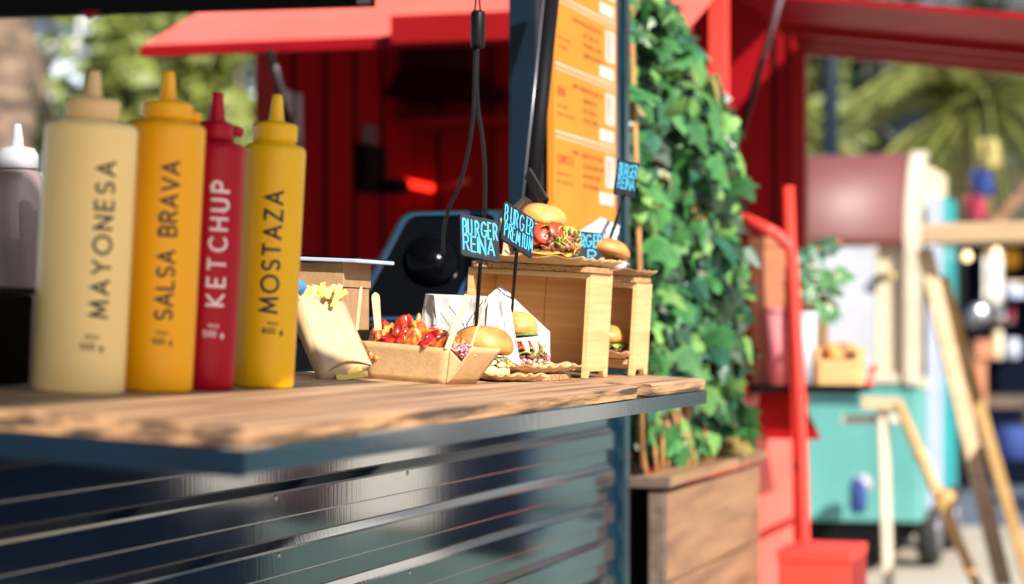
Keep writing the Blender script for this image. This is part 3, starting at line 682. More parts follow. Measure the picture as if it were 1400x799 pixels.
# burger 1: BURGER REINA, on the counter
p1_ = Vector((1.29, .192, 0)); B1 = CM @ T(p1_.x, p1_.y, .006) @ rotm(y=2)
o = thing('burger', 'low wide burger with pale slaw filling right behind the kraft boat', 'burger', B1, 'burgers on show')
heel(o, .041, .014, 'crumb'); 
bits(o, 'slaw', 'white_sauce', .036, .018, 26, .0052, *ALL)
bits(o, 'filling_meat', 'shredded', .034, .021, 22, .0055, *ALL)
ruffle(o, 'lettuce', .025, .043, .021, .0035, 'lettuce', 9)
strips(o, 'sprouts', 'herb', .039, .021, 26, 0, 360, .014, .0010, .005)
strips(o, 'onion_shreds', 'onion', .040, .019, 12, 180, 330, .012, .0011)
bits(o, 'carrot_bits', 'cheddar', .039, .023, 8, .0032, 170, 330)
bun(o, 'top_bun', .0435, .040, 'bread', T(0, 0, .031) @ rotm(y=3), 1.0, 1.0)
# burger 2: BURGER PREMIUM size sample standing tall before the crate
p2_ = Vector((1.435, .172, 0)); B2 = CM @ T(p2_.x, p2_.y, .016) @ rotm(y=-3, x=-7)
o = thing('burger', 'tall small burger dripping white sauce over tomato against white paper', 'burger', B2, 'burgers on show')
heel(o, .030, .008, 'crumb')
bits(o, 'patty', 'patty', .027, .014, 38, .0066, *ALL, amp=.6)
bits(o, 'onion_shreds', 'onion', .033, .012, 26, .0042, *ALL)
ruffle(o, 'lettuce', .016, .035, .026, .004, 'lettuce', 8, dz=-.006)
for k, a in enumerate((160, 205, 262, 310, 30, 110)):
    slicep(o, 'tomato_slice', 'tomato', .0125, .0035, T(.022 * math.cos(R(a)), .022 * math.sin(R(a)), .034) @ rotm(x=38 * math.sin(R(a)) * -1, y=38 * math.cos(R(a))))
dr = MB()
for a in (170, 205, 232, 262, 290, 335, 60):
    h_ = random.uniform(.012, .026)
    dr.tube([Vector((.020 * math.cos(R(a)), .020 * math.sin(R(a)), .042)), Vector((.029 * math.cos(R(a)), .029 * math.sin(R(a)), .038)), Vector((.031 * math.cos(R(a + 4)), .031 * math.sin(R(a + 4)), .040 - h_ * .6)), Vector((.0305 * math.cos(R(a + 6)), .0305 * math.sin(R(a + 6)), .040 - h_))], [.004, .0052, .0045, .003], 8)
dr.lathe([(.02, .038), (.028, .040), (.028, .044), (.01, .045)], 24)
dr.build('white_sauce', 'white_sauce', o, smooth=True)
strips(o, 'sprouts', 'herb', .030, .024, 20, 0, 360, .016, .0009, .010)
slicep(o, 'pickle_slice', 'herb', .026, .003, T(0, 0, .046) @ rotm(y=5))
bun(o, 'top_bun', .0270, .034, 'bread_gold', T(-.002, .003, .049) @ rotm(y=6, x=8))
# display crates
def crate(label, m, dx, wy, hz_, boards=True):
    o = thing('display_crate', label, 'crate', m, 'pale wooden display crates'); t = .0085
    n = [(0, 0, 0), (.012, 0, 0), (.020, 0, .010), (dx - .030, 0, .010), (dx - .022, 0, 0), (dx, 0, 0), (dx, 0, hz_), (0, 0, hz_)]
    MB().prism(n, (0, t, 0)).build('side_panel', 'pine', o, bevel=.0006)
    MB().prism([(x, wy - t, z) for (x, y, z) in n], (0, t, 0)).build('side_panel', 'pine', o, bevel=.0006)
    ys = [t + .0004, t + (wy - 2 * t) * .54, wy - t - .0004] if boards else [t + .0004, wy - t - .0004]
    for k in range(len(ys) - 1):
        MB().box(dx - .009 - k * .001, dx - .001 - k * .001, ys[k] + .0003, ys[k + 1] - .0003, .006, hz_ - .009).build('back_board', 'pine', o, bevel=.0005)
    MB().box(.001, dx - .0005, t + .0004, wy - t - .0004, hz_ - .0085, hz_ - .0003).build('top_panel', 'pine', o, bevel=.0005)
    MB().box(.012, dx - .011, t + .0004, wy - t - .0004, .011, .017).build('floor_panel', 'pine', o)
    return o
K1 = CM @ T(1.575, .113, .0005); K2 = CM @ T(1.815, .098, .0005)
crate('larger pale wooden crate open to the front under the topmost burger', K1, .130, .197, .160)
crate('second pale wooden crate further along at the counter end', K2, .100, .175, .150, False)
def cork(label, m, lx, ly, th=.0085):
    pts = [(q[0], q[1], 0) for c in ((lx, ly, 0), (0, ly, 90), (0, 0, 180), (lx, 0, 270)) for q in [(c[0] + (-.012 if c[0] else .012) + .012 * math.cos(R(c[2] + a)), c[1] + (-.012 if c[1] else .012) + .012 * math.sin(R(c[2] + a))) for a in (0, 30, 60, 90)]]
    mb = MB().prism(pts, (0, 0, th)); mb.v = [m @ p for p in mb.v]
    return tag(mb.build('cork_mat', 'cork', bevel=.001), label, 'cork mat', 'cork mats under the burgers')
cork('cork mat overhanging the top of the larger crate', K1 @ T(-.012, -.004, .1605), .136, .196)
cork('cork mat lying on the counter at the foot of the larger crate', CM @ T(1.385, .118, .0006), .13, .12)
cork('cork mat on top of the second crate at the counter end', K2 @ T(-.008, -.002, .1505), .10, .17)
cork('cork mat inside the second crate', K2 @ T(-.006, .0095, .0175), .09, .12)
def paper(name, label, m, lx, ly, rise, mk='kraft', wav=.0022, seed=0, grp='wavy kraft papers under the burgers', n=9):
    def fn(u, v):
        x, y = (u - .5) * lx, (v - .5) * ly
        d = min(u, 1 - u) * lx; e = min(v, 1 - v) * ly; k = max(0, 1 - min(d, e) / .014)
        w = wav * math.sin((u * 3.1 + v * 2.3 + seed) * n) + wav * mnoise.noise(Vector((u * 7, v * 7, seed)))
        return m @ Vector((x * (1 + .07 * k), y * (1 + .07 * k), .0012 + rise * k ** 1.3 + (w * (.25 + k) if k > 0 else 0) * .8))
    return tag(MB().grid(fn, 60, 40).build(name, mk, smooth=True, solid=.0007), label, 'paper', grp)
paper('kraft_paper', 'wavy kraft paper under the low wide burger', CM @ T(p1_.x + .015, p1_.y - .012, .001) @ rotm(z=-20), .115, .105, .009, seed=1)
paper('kraft_paper', 'wavy kraft paper under the tall small burger on the cork', CM @ T(1.435, .170, .0105) @ rotm(z=-12, y=-1), .15, .11, .011, seed=2)
paper('kraft_paper', 'wavy kraft paper under the topmost burger on the larger crate', K1 @ T(.045, .075, .1695) @ rotm(z=-8), .155, .16, .011, seed=3)
paper('kraft_paper', 'dark wavy kraft paper on the second crate', K2 @ T(.045, .07, .1595), .13, .14, .010, 'kraft_dark', seed=4)
paper('kraft_paper', 'wavy kraft paper inside the second crate', K2 @ T(.02, .05, .0265), .10, .09, .010, seed=5)
# premium burger on the crate
q1 = K1 @ Vector((.035, .075, .174)); B3 = K1 @ T(.036, .086, .1735) @ Matrix.Scale(1.06, 4)
o = thing('burger', 'big burger with cheddar, pulled meat and tomato on top of the crate', 'burger', B3, 'burgers on show')
heel(o, .041, .010, 'bread')
MB().lathe([(.036, .008), (.040, .010), (.0405, .015), (.037, .018), (.001, .018)], 36).build('patty', 'patty', o, smooth=True)
ruffle(o, 'cheddar_slice', .022, .046, .0205, .0022, 'cheddar', 4, dz=-.009)
bits(o, 'pulled_meat', 'shredded', .030, .032, 70, .0068, *ALL, zj=.010, amp=.8, rj=.007)
bits(o, 'pulled_meat', 'shredded', .041, .029, 34, .0056, 205, 330, zj=.010, amp=.8)
bits(o, 'pulled_meat', 'patty', .041, .028, 26, .0044, 200, 330, zj=.009, amp=.8)
strips(o, 'meat_shreds', 'shredded', .043, .032, 46, 190, 340, .020, .0011, .012)
strips(o, 'sprouts', 'lettuce', .046, .032, 30, 215, 320, .022, .0008, .014)
for a, tz, rr_, rx_, ry_ in ((165, .037, .017, 0, -62), (192, .040, .017, 28, -58), (222, .045, .016, 48, -48), (60, .042, .016, 0, 20)):
    slicep(o, 'tomato_slice', 'tomato', rr_, .0045, T(.034 * math.cos(R(a)), .034 * math.sin(R(a)), tz) @ rotm(x=rx_, y=ry_))
ruffle(o, 'lettuce', .014, .040, .054, .0050, 'lettuce', 10, dz=-.006)
ruffle(o, 'lettuce', .014, .037, .050, .0050, 'lettuce', 8, dz=-.010, m=T(-.004, .006, 0))
bun(o, 'top_bun', .0345, .027, 'bread_gold', T(-.002, .006, .057) @ rotm(y=-5, x=9))
# shaded burger on the second crate
B4 = K2 @ T(.055, .078, .163)
o = thing('burger', 'shaded flat burger with dark filling on the second crate', 'burger', B4, 'burgers on show')
heel(o, .036, .008, 'bread'); bits(o, 'patty', 'patty', .030, .015, 30, .006, *ALL)
bits(o, 'olive_bits', 'black_gloss', .036, .018, 5, .0055, 180, 330, amp=.1)
bits(o, 'foil_collar', 'grey_foil', .036, .014, 26, .0072, *ALL, amp=.5)
bun(o, 'top_bun', .040, .030, 'bread', T(.004, -.006, .026) @ rotm(y=16))
B5 = K2 @ T(.03, .055, .028)
o = thing('burger', 'burger hidden inside the second crate behind white paper', 'burger', B5, 'burgers on show')
heel(o, .03, .008, 'bread'); bits(o, 'patty', 'patty', .026, .014, 24, .006, *ALL); ruffle(o, 'lettuce', .014, .032, .022, .003, 'lettuce', 8)
bun(o, 'top_bun', .031, .028, 'bread', T(0, 0, .024))

# ---- folded greaseproof papers standing behind the burgers
def fold(name, label, facets, mk='white_paper', prints=(), grp='folded papers behind the burgers'):
    o = None
    for poly in facets:
        # each facet: 4 (px, py, Y) corners, finely divided so that it creases
        P = [at(*c) for c in poly]; off = random.uniform(0, 99)
        nn = (P[1] - P[0]).cross(P[3] - P[0]).normalized()
        mb = MB().grid(lambda u, v: (P[0] * (1 - u) + P[1] * u) * (1 - v) + (P[3] * (1 - u) + P[2] * u) * v + nn * (.005 * mnoise.noise(Vector((u * 2.6 + off, v * 2.6, 0))) + .0016 * abs(mnoise.noise(Vector((u * 7 + off, v * 5, 2))))) * min(1, 5 * math.sin(math.pi * u) * math.sin(math.pi * v)), 14, 14)
        if o is None: o = tag(mb.build(name, mk, smooth=False, solid=.0006), label, 'paper', grp)
        else: mb.build('paper_fold', mk, o, world=True, smooth=False, solid=.0006)
    if prints:
        pm = MB()
        for (x0, y0, x1, y1, Y, w) in prints:
            a, b = at(x0, y0, Y), at(x1, y1, Y); d = (b - a).normalized(); s = Vector((-d.z, 0, d.x)) * w
            pm.add([a - s, a + s, b + s * .6, b - s * .6], [(0, 1, 2, 3)])
        pm.build('print', 'print_brown', o, world=True)
    return o
fold('greaseproof_paper', 'white printed paper standing behind the low wide burger', [
    [(568, 478, 3.38), (582, 402, 3.42), (664, 405, 3.37), (672, 480, 3.35)], [(582, 402, 3.42), (594, 404, 3.38), (600, 470, 3.36), (568, 478, 3.38)],
    [(664, 405, 3.37), (688, 413, 3.36), (694, 478, 3.35), (672, 480, 3.35)]],
    prints=[(602, 428, 616, 447, 3.352, .0006), (614, 419, 634, 444, 3.352, .0007), (632, 442, 645, 468, 3.352, .0007), (648, 430, 660, 412, 3.352, .0012), (641, 455, 652, 440, 3.352, .0006), (590, 452, 598, 440, 3.352, .0005), (598, 458, 606, 447, 3.352, .0005), (606, 460, 616, 449, 3.352, .0005), (650, 426, 645, 452, 3.352, .0010), (612, 456, 622, 452, 3.352, .0005)])
fold('greaseproof_paper', 'crumpled white paper wrapped behind the tall small burger', [
    [(662, 480, 3.355), (668, 404, 3.36), (698, 420, 3.37), (712, 500, 3.355)],
    [(668, 404, 3.36), (684, 391, 3.42), (700, 404, 3.42), (698, 424, 3.37)],
    [(690, 396, 3.48), (752, 454, 3.49), (752, 497, 3.49), (694, 497, 3.48)],
    [(716, 456, 3.475), (752, 453, 3.47), (752, 497, 3.465), (716, 497, 3.475)]],
    prints=[(684, 397, 680, 410, 3.365, .0007), (690, 402, 686, 414, 3.36, .0005), (692, 396, 694, 408, 3.38, .0005)])
fold('greaseproof_paper', 'kraft and white paper cone round the back of the topmost burger', [
    [(690, 322, 3.62), (684, 300, 3.66), (716, 268, 3.70), (752, 300, 3.72)], [(690, 322, 3.60), (752, 300, 3.70), (748, 358, 3.66), (686, 352, 3.58)],
    [(716, 268, 3.70), (726, 274, 3.68), (736, 300, 3.70), (700, 312, 3.63)]], 'kraft_pale', prints=[(703, 292, 718, 274, 3.60, .0012), (708, 296, 722, 279, 3.60, .0010), (690, 342, 698, 350, 3.56, .0016)])
fold('greaseproof_paper', 'grey white paper cone behind the shaded burger', [
    [(790, 318, 3.92), (822, 297, 3.97), (826, 330, 3.96), (800, 352, 3.90)], [(822, 297, 3.97), (848, 309, 3.96), (840, 340, 3.94), (822, 332, 3.95)], [(800, 350, 3.86), (824, 330, 3.93), (838, 376, 3.90), (806, 376, 3.86)]], 'grey_foil')
fold('greaseproof_paper', 'scrap of white paper at the mouth of the second crate', [[(828, 490, 3.84), (830, 462, 3.86), (842, 480, 3.86), (846, 500, 3.84)]])

# ---- chalk signs
def sign(label, tl, Y, e1, e2, rows, stick, sy=None, hw=.00115):
    tlp = at(*tl, Y); E1, E2 = vec(*e1, Y), vec(*e2, Y); W_, H_ = E1.length, E2.length
    m = axes(tlp + E2, E1, -E2)
    o = thing('price_sign', label, 'chalk sign', m, 'small chalk signs stuck in the burgers')
    r = .004; pts = [(c[0] + (-r if c[0] else r) + r * math.cos(R(c[2] + a)), c[1] + (-r if c[1] else r) + r * math.sin(R(c[2] + a)), -.0016) for c in ((W_, H_, 0), (0, H_, 90), (0, 0, 180), (W_, 0, 270)) for a in (0, 30, 60, 90)]
    MB().prism(pts, (0, 0, .0032)).build('board', 'chalk_board', o, bevel=.0004)
    lm = MB()
    for (t, x0, x1, y0, y1) in rows:
        s = (y1 - y0) * H_; sp_ = .16; gw = sum(glyph_w(c) for c in t); sx = ((x1 - x0) * W_ / s - sp_ * (len(t) - 1)) / gw
        write(lm, t, lambda x, y, h: Vector((x, y, .0018 + h)), x0 * W_, y0 * H_, s, hw, sp_, wob=.05, sx=sx)
    if rows: lm.build('lettering', 'chalk_blue', o)
    a, b = stick
    MB().tube([m.inverted() @ (tlp + E1 * .52 + E2 * a), m.inverted() @ b], .0028, 8).build('stick', 'black_metal', o, smooth=True)
    MB().box(W_ * .52 - .005, W_ * .52 + .005, -.004, .006, -.0035, -.0017).build('clip', 'black_metal', o)
    return o
sign('chalk sign reading BURGER REINA stuck in the low wide burger', (628, 292), 3.19, (52, 10, 26), (2.5, 58, -26), [('BURGER', .05, .97, .53, .90), ('REINA', .05, .88, .13, .49)], (.97, B1 @ Vector((-.006, .010, .058))), hw=.00112)
sign('chalk sign reading BURGER PREMIUM stuck in the tall small burger', (688, 274), 3.36, (42, 25, 35), (-3, 55, -33), [('BURGER', .05, .96, .52, .92), ('PREMIUM', .05, .95, .12, .47)], (.97, at(699, 428, 3.42)), hw=.00098)
sign('chalk sign half hidden by the topmost burger showing the letters GER', (777, 315), 3.80, (48, 4, 14), (-2, 45, -6), [('BURGER', .04, .97, .54, .90), ('P', .58, .80, .10, .46)], (.97, B5 @ Vector((0, 0, .045))))
sign('chalk sign reading BURGER REINA on a tall stick before the ivy', (845, 218), 3.93, (30, 2.5, 40), (-6, 48, 2), [('BURGER', .05, .97, .55, .90), ('REINA', .10, .90, .20, .50)], (.97, B4 @ Vector((.0, -.01, .045))))
sign('blank backed chalk sign seen almost edge on in the topmost bun', (724, 227), 3.62, (-5, 12, 52), (26, 46, -2), [], (.9, B3 @ Vector((.004, .004, .080))))

# ================================================================== menu board
mb_l = s_Y(752, 100, 4.33)
MW, MZ0, MZ1 = .475, 1.34, 2.02
MF = SM @ T(2.352, -.0165, 0)
o = thing('menu_board', 'tall orange menu board with white price boxes behind the black strut', 'menu board', MF)
MB().box(0, MW, -.004, .010, MZ0, MZ1).build('panel', 'menu_orange', o, bevel=.001)
wl, ik, rd_, pr_, st_ = MB(), MB(), MB(), MB(), MB()
sec = .128; top = H + (445 - 84) / F * 4.33
def bar(m, x0, x1, z, hgt, y=-.0046): m.add([(x0, y, z), (x1, y, z), (x1, y, z + hgt), (x0, y, z + hgt)], [(0, 1, 2, 3)])
def words(m, x0, x1, z, hgt, y=-.0048):
    x = x0
    while x < x1 - .012:
        w = random.uniform(.018, .05); w = min(w, x1 - x)
        t = x
        while t < x + w:   # letters as uprights with bits between
            k = random.uniform(.004, .006); bar(m, t, t + k * .42, z, hgt, y)
            if random.random() < .7: bar(m, t + k * .42, t + k * .9, z + hgt * random.choice((.0, .4, .8)), hgt * .22, y - .0001)
            t += k * 1.25
        x += w + .012
for s in range(-2, 6):
    zt = top - s * sec
    if zt > MZ1 - .01 or zt - sec < MZ0 - .02: continue
    bar(wl, .004, MW - .004, zt, .0035); bar(wl, .004, MW - .004, zt - .009, .0022)
    words(rd_, .20, .36, zt - .035, .010); words(ik, .13, .20, zt - .033, .009)
    if s >= 0:
        write(rd_, ('REINA', 'COMPLETA', 'BURGER', 'REINA')[s % 4], lambda x, y, h: Vector((x, -.0049 - h, y)), .02, zt - .056, .016, .0011, .25)
    for k in range(3): words(ik, .21, .21 + random.uniform(.10, .165), zt - .056 - .019 * k, .011)
    for k in range(2): words(rd_, .02, .02 + random.uniform(.07, .13), zt - .078 - .016 * k, .005)
    bar(pr_, .385, .462, zt - .082, .064); bar(pr_, .335, .455, zt - .118, .024)
    write(ik, '8', lambda x, y, h: Vector((x, -.0049 - h, y)), .408, zt - .047, .022, .0022)
    write(ik, '5', lambda x, y, h: Vector((x, -.0049 - h, y)), .408, zt - .075, .022, .0022)
wl.build('ruled_lines', 'menu_white', o, kind='stuff'); pr_.build('price_box', 'menu_white', o, kind='stuff'); ik.build('lettering', 'menu_ink', o, kind='stuff'); rd_.build('red_lettering', 'menu_red', o, kind='stuff')
MB().box(MW + .002, MW + .022, -.006, .012, MZ0, MZ1).build('edge_strip', 'petrol_edge', o, bevel=.001)

# ================================================================== ivy in a plank planter
pA = SMI @ Vector((.3136, 5.0, 0))                    # near outer foot of the planter, stall coordinates
PF = SM @ T(pA.x, pA.y, 0)
PL, PW, PH = 1.12, .30, .875
o = thing('planter', 'weathered plank planter box full of ivy at the end of the counter', 'planter', PF)
for k in range(4):
    z0 = .05 + k * .198
    MB().box(0.03, PL, -.012, .012, z0, z0 + .194).build('plank', 'plank_wood', o, bevel=.003)
MB().box(0, PL + .01, -.03, .05, PH - .022, PH).build('rim_board', 'plank_wood', o, bevel=.003)
MB().box(-.012, .05, -.028, PW + .02, PH - .024, PH - .001).build('rim_board', 'plank_dark', o, bevel=.003)
MB().box(0, .030, -.013, .022, .0, PH - .03).build('post', 'plank_dark', o, bevel=.002)
MB().box(0, .030, PW - .02, PW + .015, .0, PH - .03).build('post', 'plank_dark', o, bevel=.002)
MB().box(0.04, PL, PW - .012, PW + .012, .05, PH - .03).build('back_board', 'plank_dark', o)
MB().box(.10, .12, .012, PW - .012, .05, PH - .03).build('end_board', 'roof_dark', o)
MB().box(0.12, PL, .013, PW - .013, PH - .12, PH - .09).build('soil', 'soil', o)
crt = thing('timber_crate', 'pale timber crate behind the planter under the ivy', 'crate', PF @ T(.02, PW + .03, 0))
for k in range(3): MB().box(0, .5, 0, .4, .25 + k * .235, .25 + k * .235 + .228).build('plank', 'pale_timber', crt, bevel=.003)
ivy = thing('ivy_plant', 'tall glossy ivy climbing canes out of the plank planter', 'plant', PF @ T(.5, .14, PH - .1))
def leaf_mesh(nm, sc, fold_, mk, pp=None):
    pts = [(0, 0), (.18, -.12), (.48, -.10), (.40, .16), (.62, .42), (.30, .46), (.22, .72), (0, 1.05)]
    pts = pp or pts
    L = pts + [(-x * .92, y + .02 * (x > .3)) for x, y in reversed(pts[1:-1])]
    vs = [Vector((x * sc, y * sc, -abs(x) * sc * fold_ - .12 * sc * (y ** 2))) for x, y in L] + [Vector((0, .35 * sc, .02 * sc))]
    c = len(L); me = bpy.data.meshes.new(nm); me.from_pydata([tuple(p) for p in vs], [], [(c, i, (i + 1) % c) for i in range(c)]); me.update(); me.materials.append(M(mk))
    return me
P2 = [(0, 0), (.16, -.10), (.40, -.06), (.46, .10), (.36, .24), (.44, .40), (.34, .50), (.24, .56), (.16, .80), (0, .96)]
P3 = [(0, 0), (.22, -.06), (.38, .08), (.42, .30), (.32, .55), (.16, .82), (0, 1.0)]
LM = [leaf_mesh('leaf', .052, f, mk, pp) for f, mk, pp in ((.25, 'ivy_leaf', None), (.55, 'ivy_leaf', P2), (.15, 'ivy_pale', P2), (.45, 'ivy_blue', P3), (.3, 'ivy_leaf', P2), (.3, 'ivy_pale', None), (.5, 'ivy_dry', P3))]
rl = random.Random(21)
def ivy_bounds(py):          # outline of the crown as seen from the street
    t = [(-40, 830, 905), (0, 828, 925), (40, 828, 945), (100, 828, 988), (150, 830, 1010), (230, 838, 1014), (300, 846, 1018), (400, 874, 1026), (480, 885, 1028), (540, 884, 1024), (590, 880, 1020), (615, 895, 1008)]
    for (a, l0, r0), (b, l1, r1) in zip(t, t[1:]):
        if a <= py <= b:
            k = (py - a) / (b - a); return l0 + (l1 - l0) * k, r0 + (r1 - r0) * k
    return t[-1][1:]
iinv = WM[ivy.name].inverted()
def leaf_at(depth_bias):
    while True:
        py = rl.uniform(-35, 612); l, r = ivy_bounds(py); px = rl.uniform(l - 6, r + 14 * mnoise.noise(Vector((py * .021, 3.3, 0))))
        u = (px - 835) / 200
        Y = 4.98 + 1.05 * max(0, u) * rl.uniform(.6, 1.0) + depth_bias * rl.uniform(0, .35) + .1 * mnoise.noise(Vector((px * .02, py * .02, 0)))
        clump = mnoise.noise(Vector((px * .016, py * .016, Y * 2)))
        if clump < -.28 and rl.random() < .6: continue
        return at(px, py, Y)
def leaf_matrix(p):
    nrm = Vector((rl.gauss(.5, .7), rl.gauss(-.7, .6), rl.gauss(.35, .6))).normalized()
    dn = Vector((rl.gauss(0, .45), rl.gauss(0, .4), -1)); y = (dn - nrm * dn.dot(nrm)).normalized(); x = y.cross(nrm)
    s = rl.uniform(.55, 1.75); m = cols(x * s, y * s, nrm * s, p); return m
for k in range(300):
    lo = bpy.data.objects.new('leaf', LM[rl.choice((0, 1, 1, 2, 3, 4, 5, 0, 3, 4, 1, 2) if k % 24 else (6,))]); COL.objects.link(lo); lo.parent = ivy
    lo.matrix_local = iinv @ leaf_matrix(leaf_at(0))
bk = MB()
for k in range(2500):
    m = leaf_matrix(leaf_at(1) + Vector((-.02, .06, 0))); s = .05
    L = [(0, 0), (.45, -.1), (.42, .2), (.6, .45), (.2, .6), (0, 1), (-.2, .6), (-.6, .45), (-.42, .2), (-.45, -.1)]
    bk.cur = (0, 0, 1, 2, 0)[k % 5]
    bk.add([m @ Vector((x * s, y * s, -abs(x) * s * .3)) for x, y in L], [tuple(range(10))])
bk.build('inner_foliage', ['ivy_gap_shade', 'ivy_leaf', 'ivy_blue'], ivy, world=True, kind='stuff')
for (x0, y0, x1, y1, Y) in [(878, 640, 864, 60, 5.1), (905, 650, 890, -20, 5.42), (945, 630, 930, 120, 5.7), (985, 615, 975, 200, 5.9)]:
    MB().tube([at(x0, y0, Y), at((x0 + x1) / 2 + 3, (y0 + y1) / 2, Y), at(x1, y1, Y)], .0058, 8).build('cane', 'cane', ivy, world=True, smooth=True)
for k in range(16):
    u = rl.random(); px = 885 + 140 * u; py = 652 - 55 * u; Y = 5.05 + .85 * u + rl.uniform(0, .15)
    MB().tube([at(px, py + 12, Y), at(px - 6 + rl.uniform(-8, 8), py - 40, Y + .02), at(px - 10 + rl.uniform(-14, 14), py - 95, Y)], .0052, 6).build('stem', 'cane', ivy, world=True, smooth=True)

# ================================================================== red food trailer behind
pl = s_x(362, 300, 4.62); pr = s_x(992, 300, 4.62)
yL, yR = pl.y, pr.y; xA, xB = 4.62, 4.62 + 1.35
o = thing('red_food_trailer', 'red food trailer with open sides and coral awning behind the stall', 'food trailer', SM @ T(xA, yR, 0))
def rp(name, mb, mk, **k): return mb.build(name, mk, o, frame=SM, **k)
zr = 2.34
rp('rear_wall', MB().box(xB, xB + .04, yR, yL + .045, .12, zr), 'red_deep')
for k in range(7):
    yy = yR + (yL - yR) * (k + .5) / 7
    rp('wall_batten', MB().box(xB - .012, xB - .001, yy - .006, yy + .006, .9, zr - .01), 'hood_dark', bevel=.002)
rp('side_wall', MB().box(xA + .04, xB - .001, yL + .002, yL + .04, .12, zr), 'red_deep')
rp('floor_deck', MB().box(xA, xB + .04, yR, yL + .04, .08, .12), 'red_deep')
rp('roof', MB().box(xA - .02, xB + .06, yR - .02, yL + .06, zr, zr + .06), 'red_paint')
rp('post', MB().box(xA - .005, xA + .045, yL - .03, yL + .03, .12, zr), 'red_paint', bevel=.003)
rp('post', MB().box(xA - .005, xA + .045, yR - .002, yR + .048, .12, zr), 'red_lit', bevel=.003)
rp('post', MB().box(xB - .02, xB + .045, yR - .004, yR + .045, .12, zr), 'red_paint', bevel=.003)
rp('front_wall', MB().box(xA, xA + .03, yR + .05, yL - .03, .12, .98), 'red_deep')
# coral awning on the near side, sloping down towards us
a0 = s_x(196, 62, 4.15); a1 = s_x(940, 30, 4.15); a2 = s_y(286, 8, a0.y)
sl_ = (a2.z - a0.z) / (a2.x - a0.x); xT = a0.x + 1.3; zT = a0.z + sl_ * 1.3
z0 = a0.z
rp('awning', MB().prism([(a0.x, a0.y, z0), (a0.x, a1.y, z0), (xT, a1.y, zT), (xT, a0.y, zT)], (0.006, 0, -.012)), 'coral')
rp('awning_edge', MB().box(a0.x - .012, a0.x + .02, a1.y - .01, a0.y + .005, z0 - .034, z0 - .002), 'red_deep', bevel=.003)
b0, b1 = s_x(540, 30, 4.12), s_x(715, 50, 4.12)
rp('awning_box', MB().box(4.08, 4.13, a1.y + .01, b0.y, b1.z - .012, b0.z + .012), 'red_paint', bevel=.004)
MB().tube([at(369, 70, 6.35), at(404, 215, 6.6)], .011, 8).build('awning_stay', 'black_metal', o, world=True, smooth=True)
MB().tube([at(377, 90, 6.35), at(410, 205, 6.6)], .005, 8).build('awning_stay', 'steel', o, world=True, smooth=True)
# cooker hood, shelf, brackets and rail inside
h0, h1 = s_x(528, 140, xB - .1), s_x(655, 140, xB - .1); hz0 = h0.z; hz1 = s_x(540, 75, xB - .1).z
hy0, hy1 = h0.y, h1.y
rp('cooker_hood', MB().hexa([(xB - .30, hy0 + .02, hz0), (xB - .30, hy1 - .12, hz0), (xB - .02, hy1 - .12, hz0), (xB - .02, hy0 + .02, hz0)], [(xB - .16, hy0 - .04, hz0 + .10), (xB - .16, hy1 + .02, hz0 + .10), (xB - .02, hy1 + .02, hz0 + .10), (xB - .02, hy0 - .04, hz0 + .10)]), 'hood_dark')
rp('hood_duct', MB().box(xB - .14, xB - .02, hy1 + .03, hy0 - .05, hz0 + .10, zr), 'hood_dark')
c = s_x(620, 165, xB - .2); rp('wall_shelf', MB().box(xB - .22, xB - .002, c.y - .25, c.y + .22, c.z - .012, c.z + .012), 'red_paint', bevel=.002)
c = s_y(508, 232, yL - .03); rp('wall_bracket', MB().box(c.x - .10, c.x + .10, yL - .05, yL - .002, c.z - .08, c.z + .08), 'black_matte', bevel=.004)
rp('bracket_arm', MB().box(c.x + .02, c.x + .10, yL - .13, yL - .051, c.z - .08, c.z - .03), 'black_matte', bevel=.004)
for k in range(4):
    xx = xA + .22 + k * .27
    rp('wall_batten', MB().box(xx - .006, xx + .006, yL - .010, yL + .001, .9, zr - .01), 'hood_dark', bevel=.002)
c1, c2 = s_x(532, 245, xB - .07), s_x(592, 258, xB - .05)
rp('sun_streak', MB().tube([c1, c2], .014, 12), 'sun_streak_glow', smooth=True)  # glowing bar painted in for sunlight on a red edge
c1, c2 = s_x(600, 258, xB - .05), s_x(640, 247, xB - .05)
rp('bar_end', MB().tube([c1, c2], .010, 12), 'red_lit', smooth=True)
c = s_y(506, 185, yL - .01); rp('switch_plate', MB().box(c.x - .06, c.x + .06, yL - .016, yL - .002, c.z - .035, c.z + .035), 'grey_alloy', bevel=.002)
c = s_y(400, 165, yL - .01); rp('notice_sheet', MB().box(c.x - .11, c.x + .09, yL - .006, yL - .002, c.z - .09, c.z + .09), 'lavender')
rp('inner_counter', MB().box(xB - .55, xB - .01, yR + .06, yL - .05, .96, 1.0), 'red_deep', bevel=.003)
for (px, py, w, hh, mk) in [(470, 330, .05, .10, 'black_matte'), (560, 300, .10, .05, 'brown_box')]:
    c = s_x(px, py, xB - .3); rp('storage_tin', MB().lathe([(w * .95, 1.001), (w, 1.01), (w, 1.0 + hh), (w * .8, 1.0 + hh + .01), (.001, 1.0 + hh + .01)], 20, T(xB - .3, c.y, 0)), mk, smooth=True)
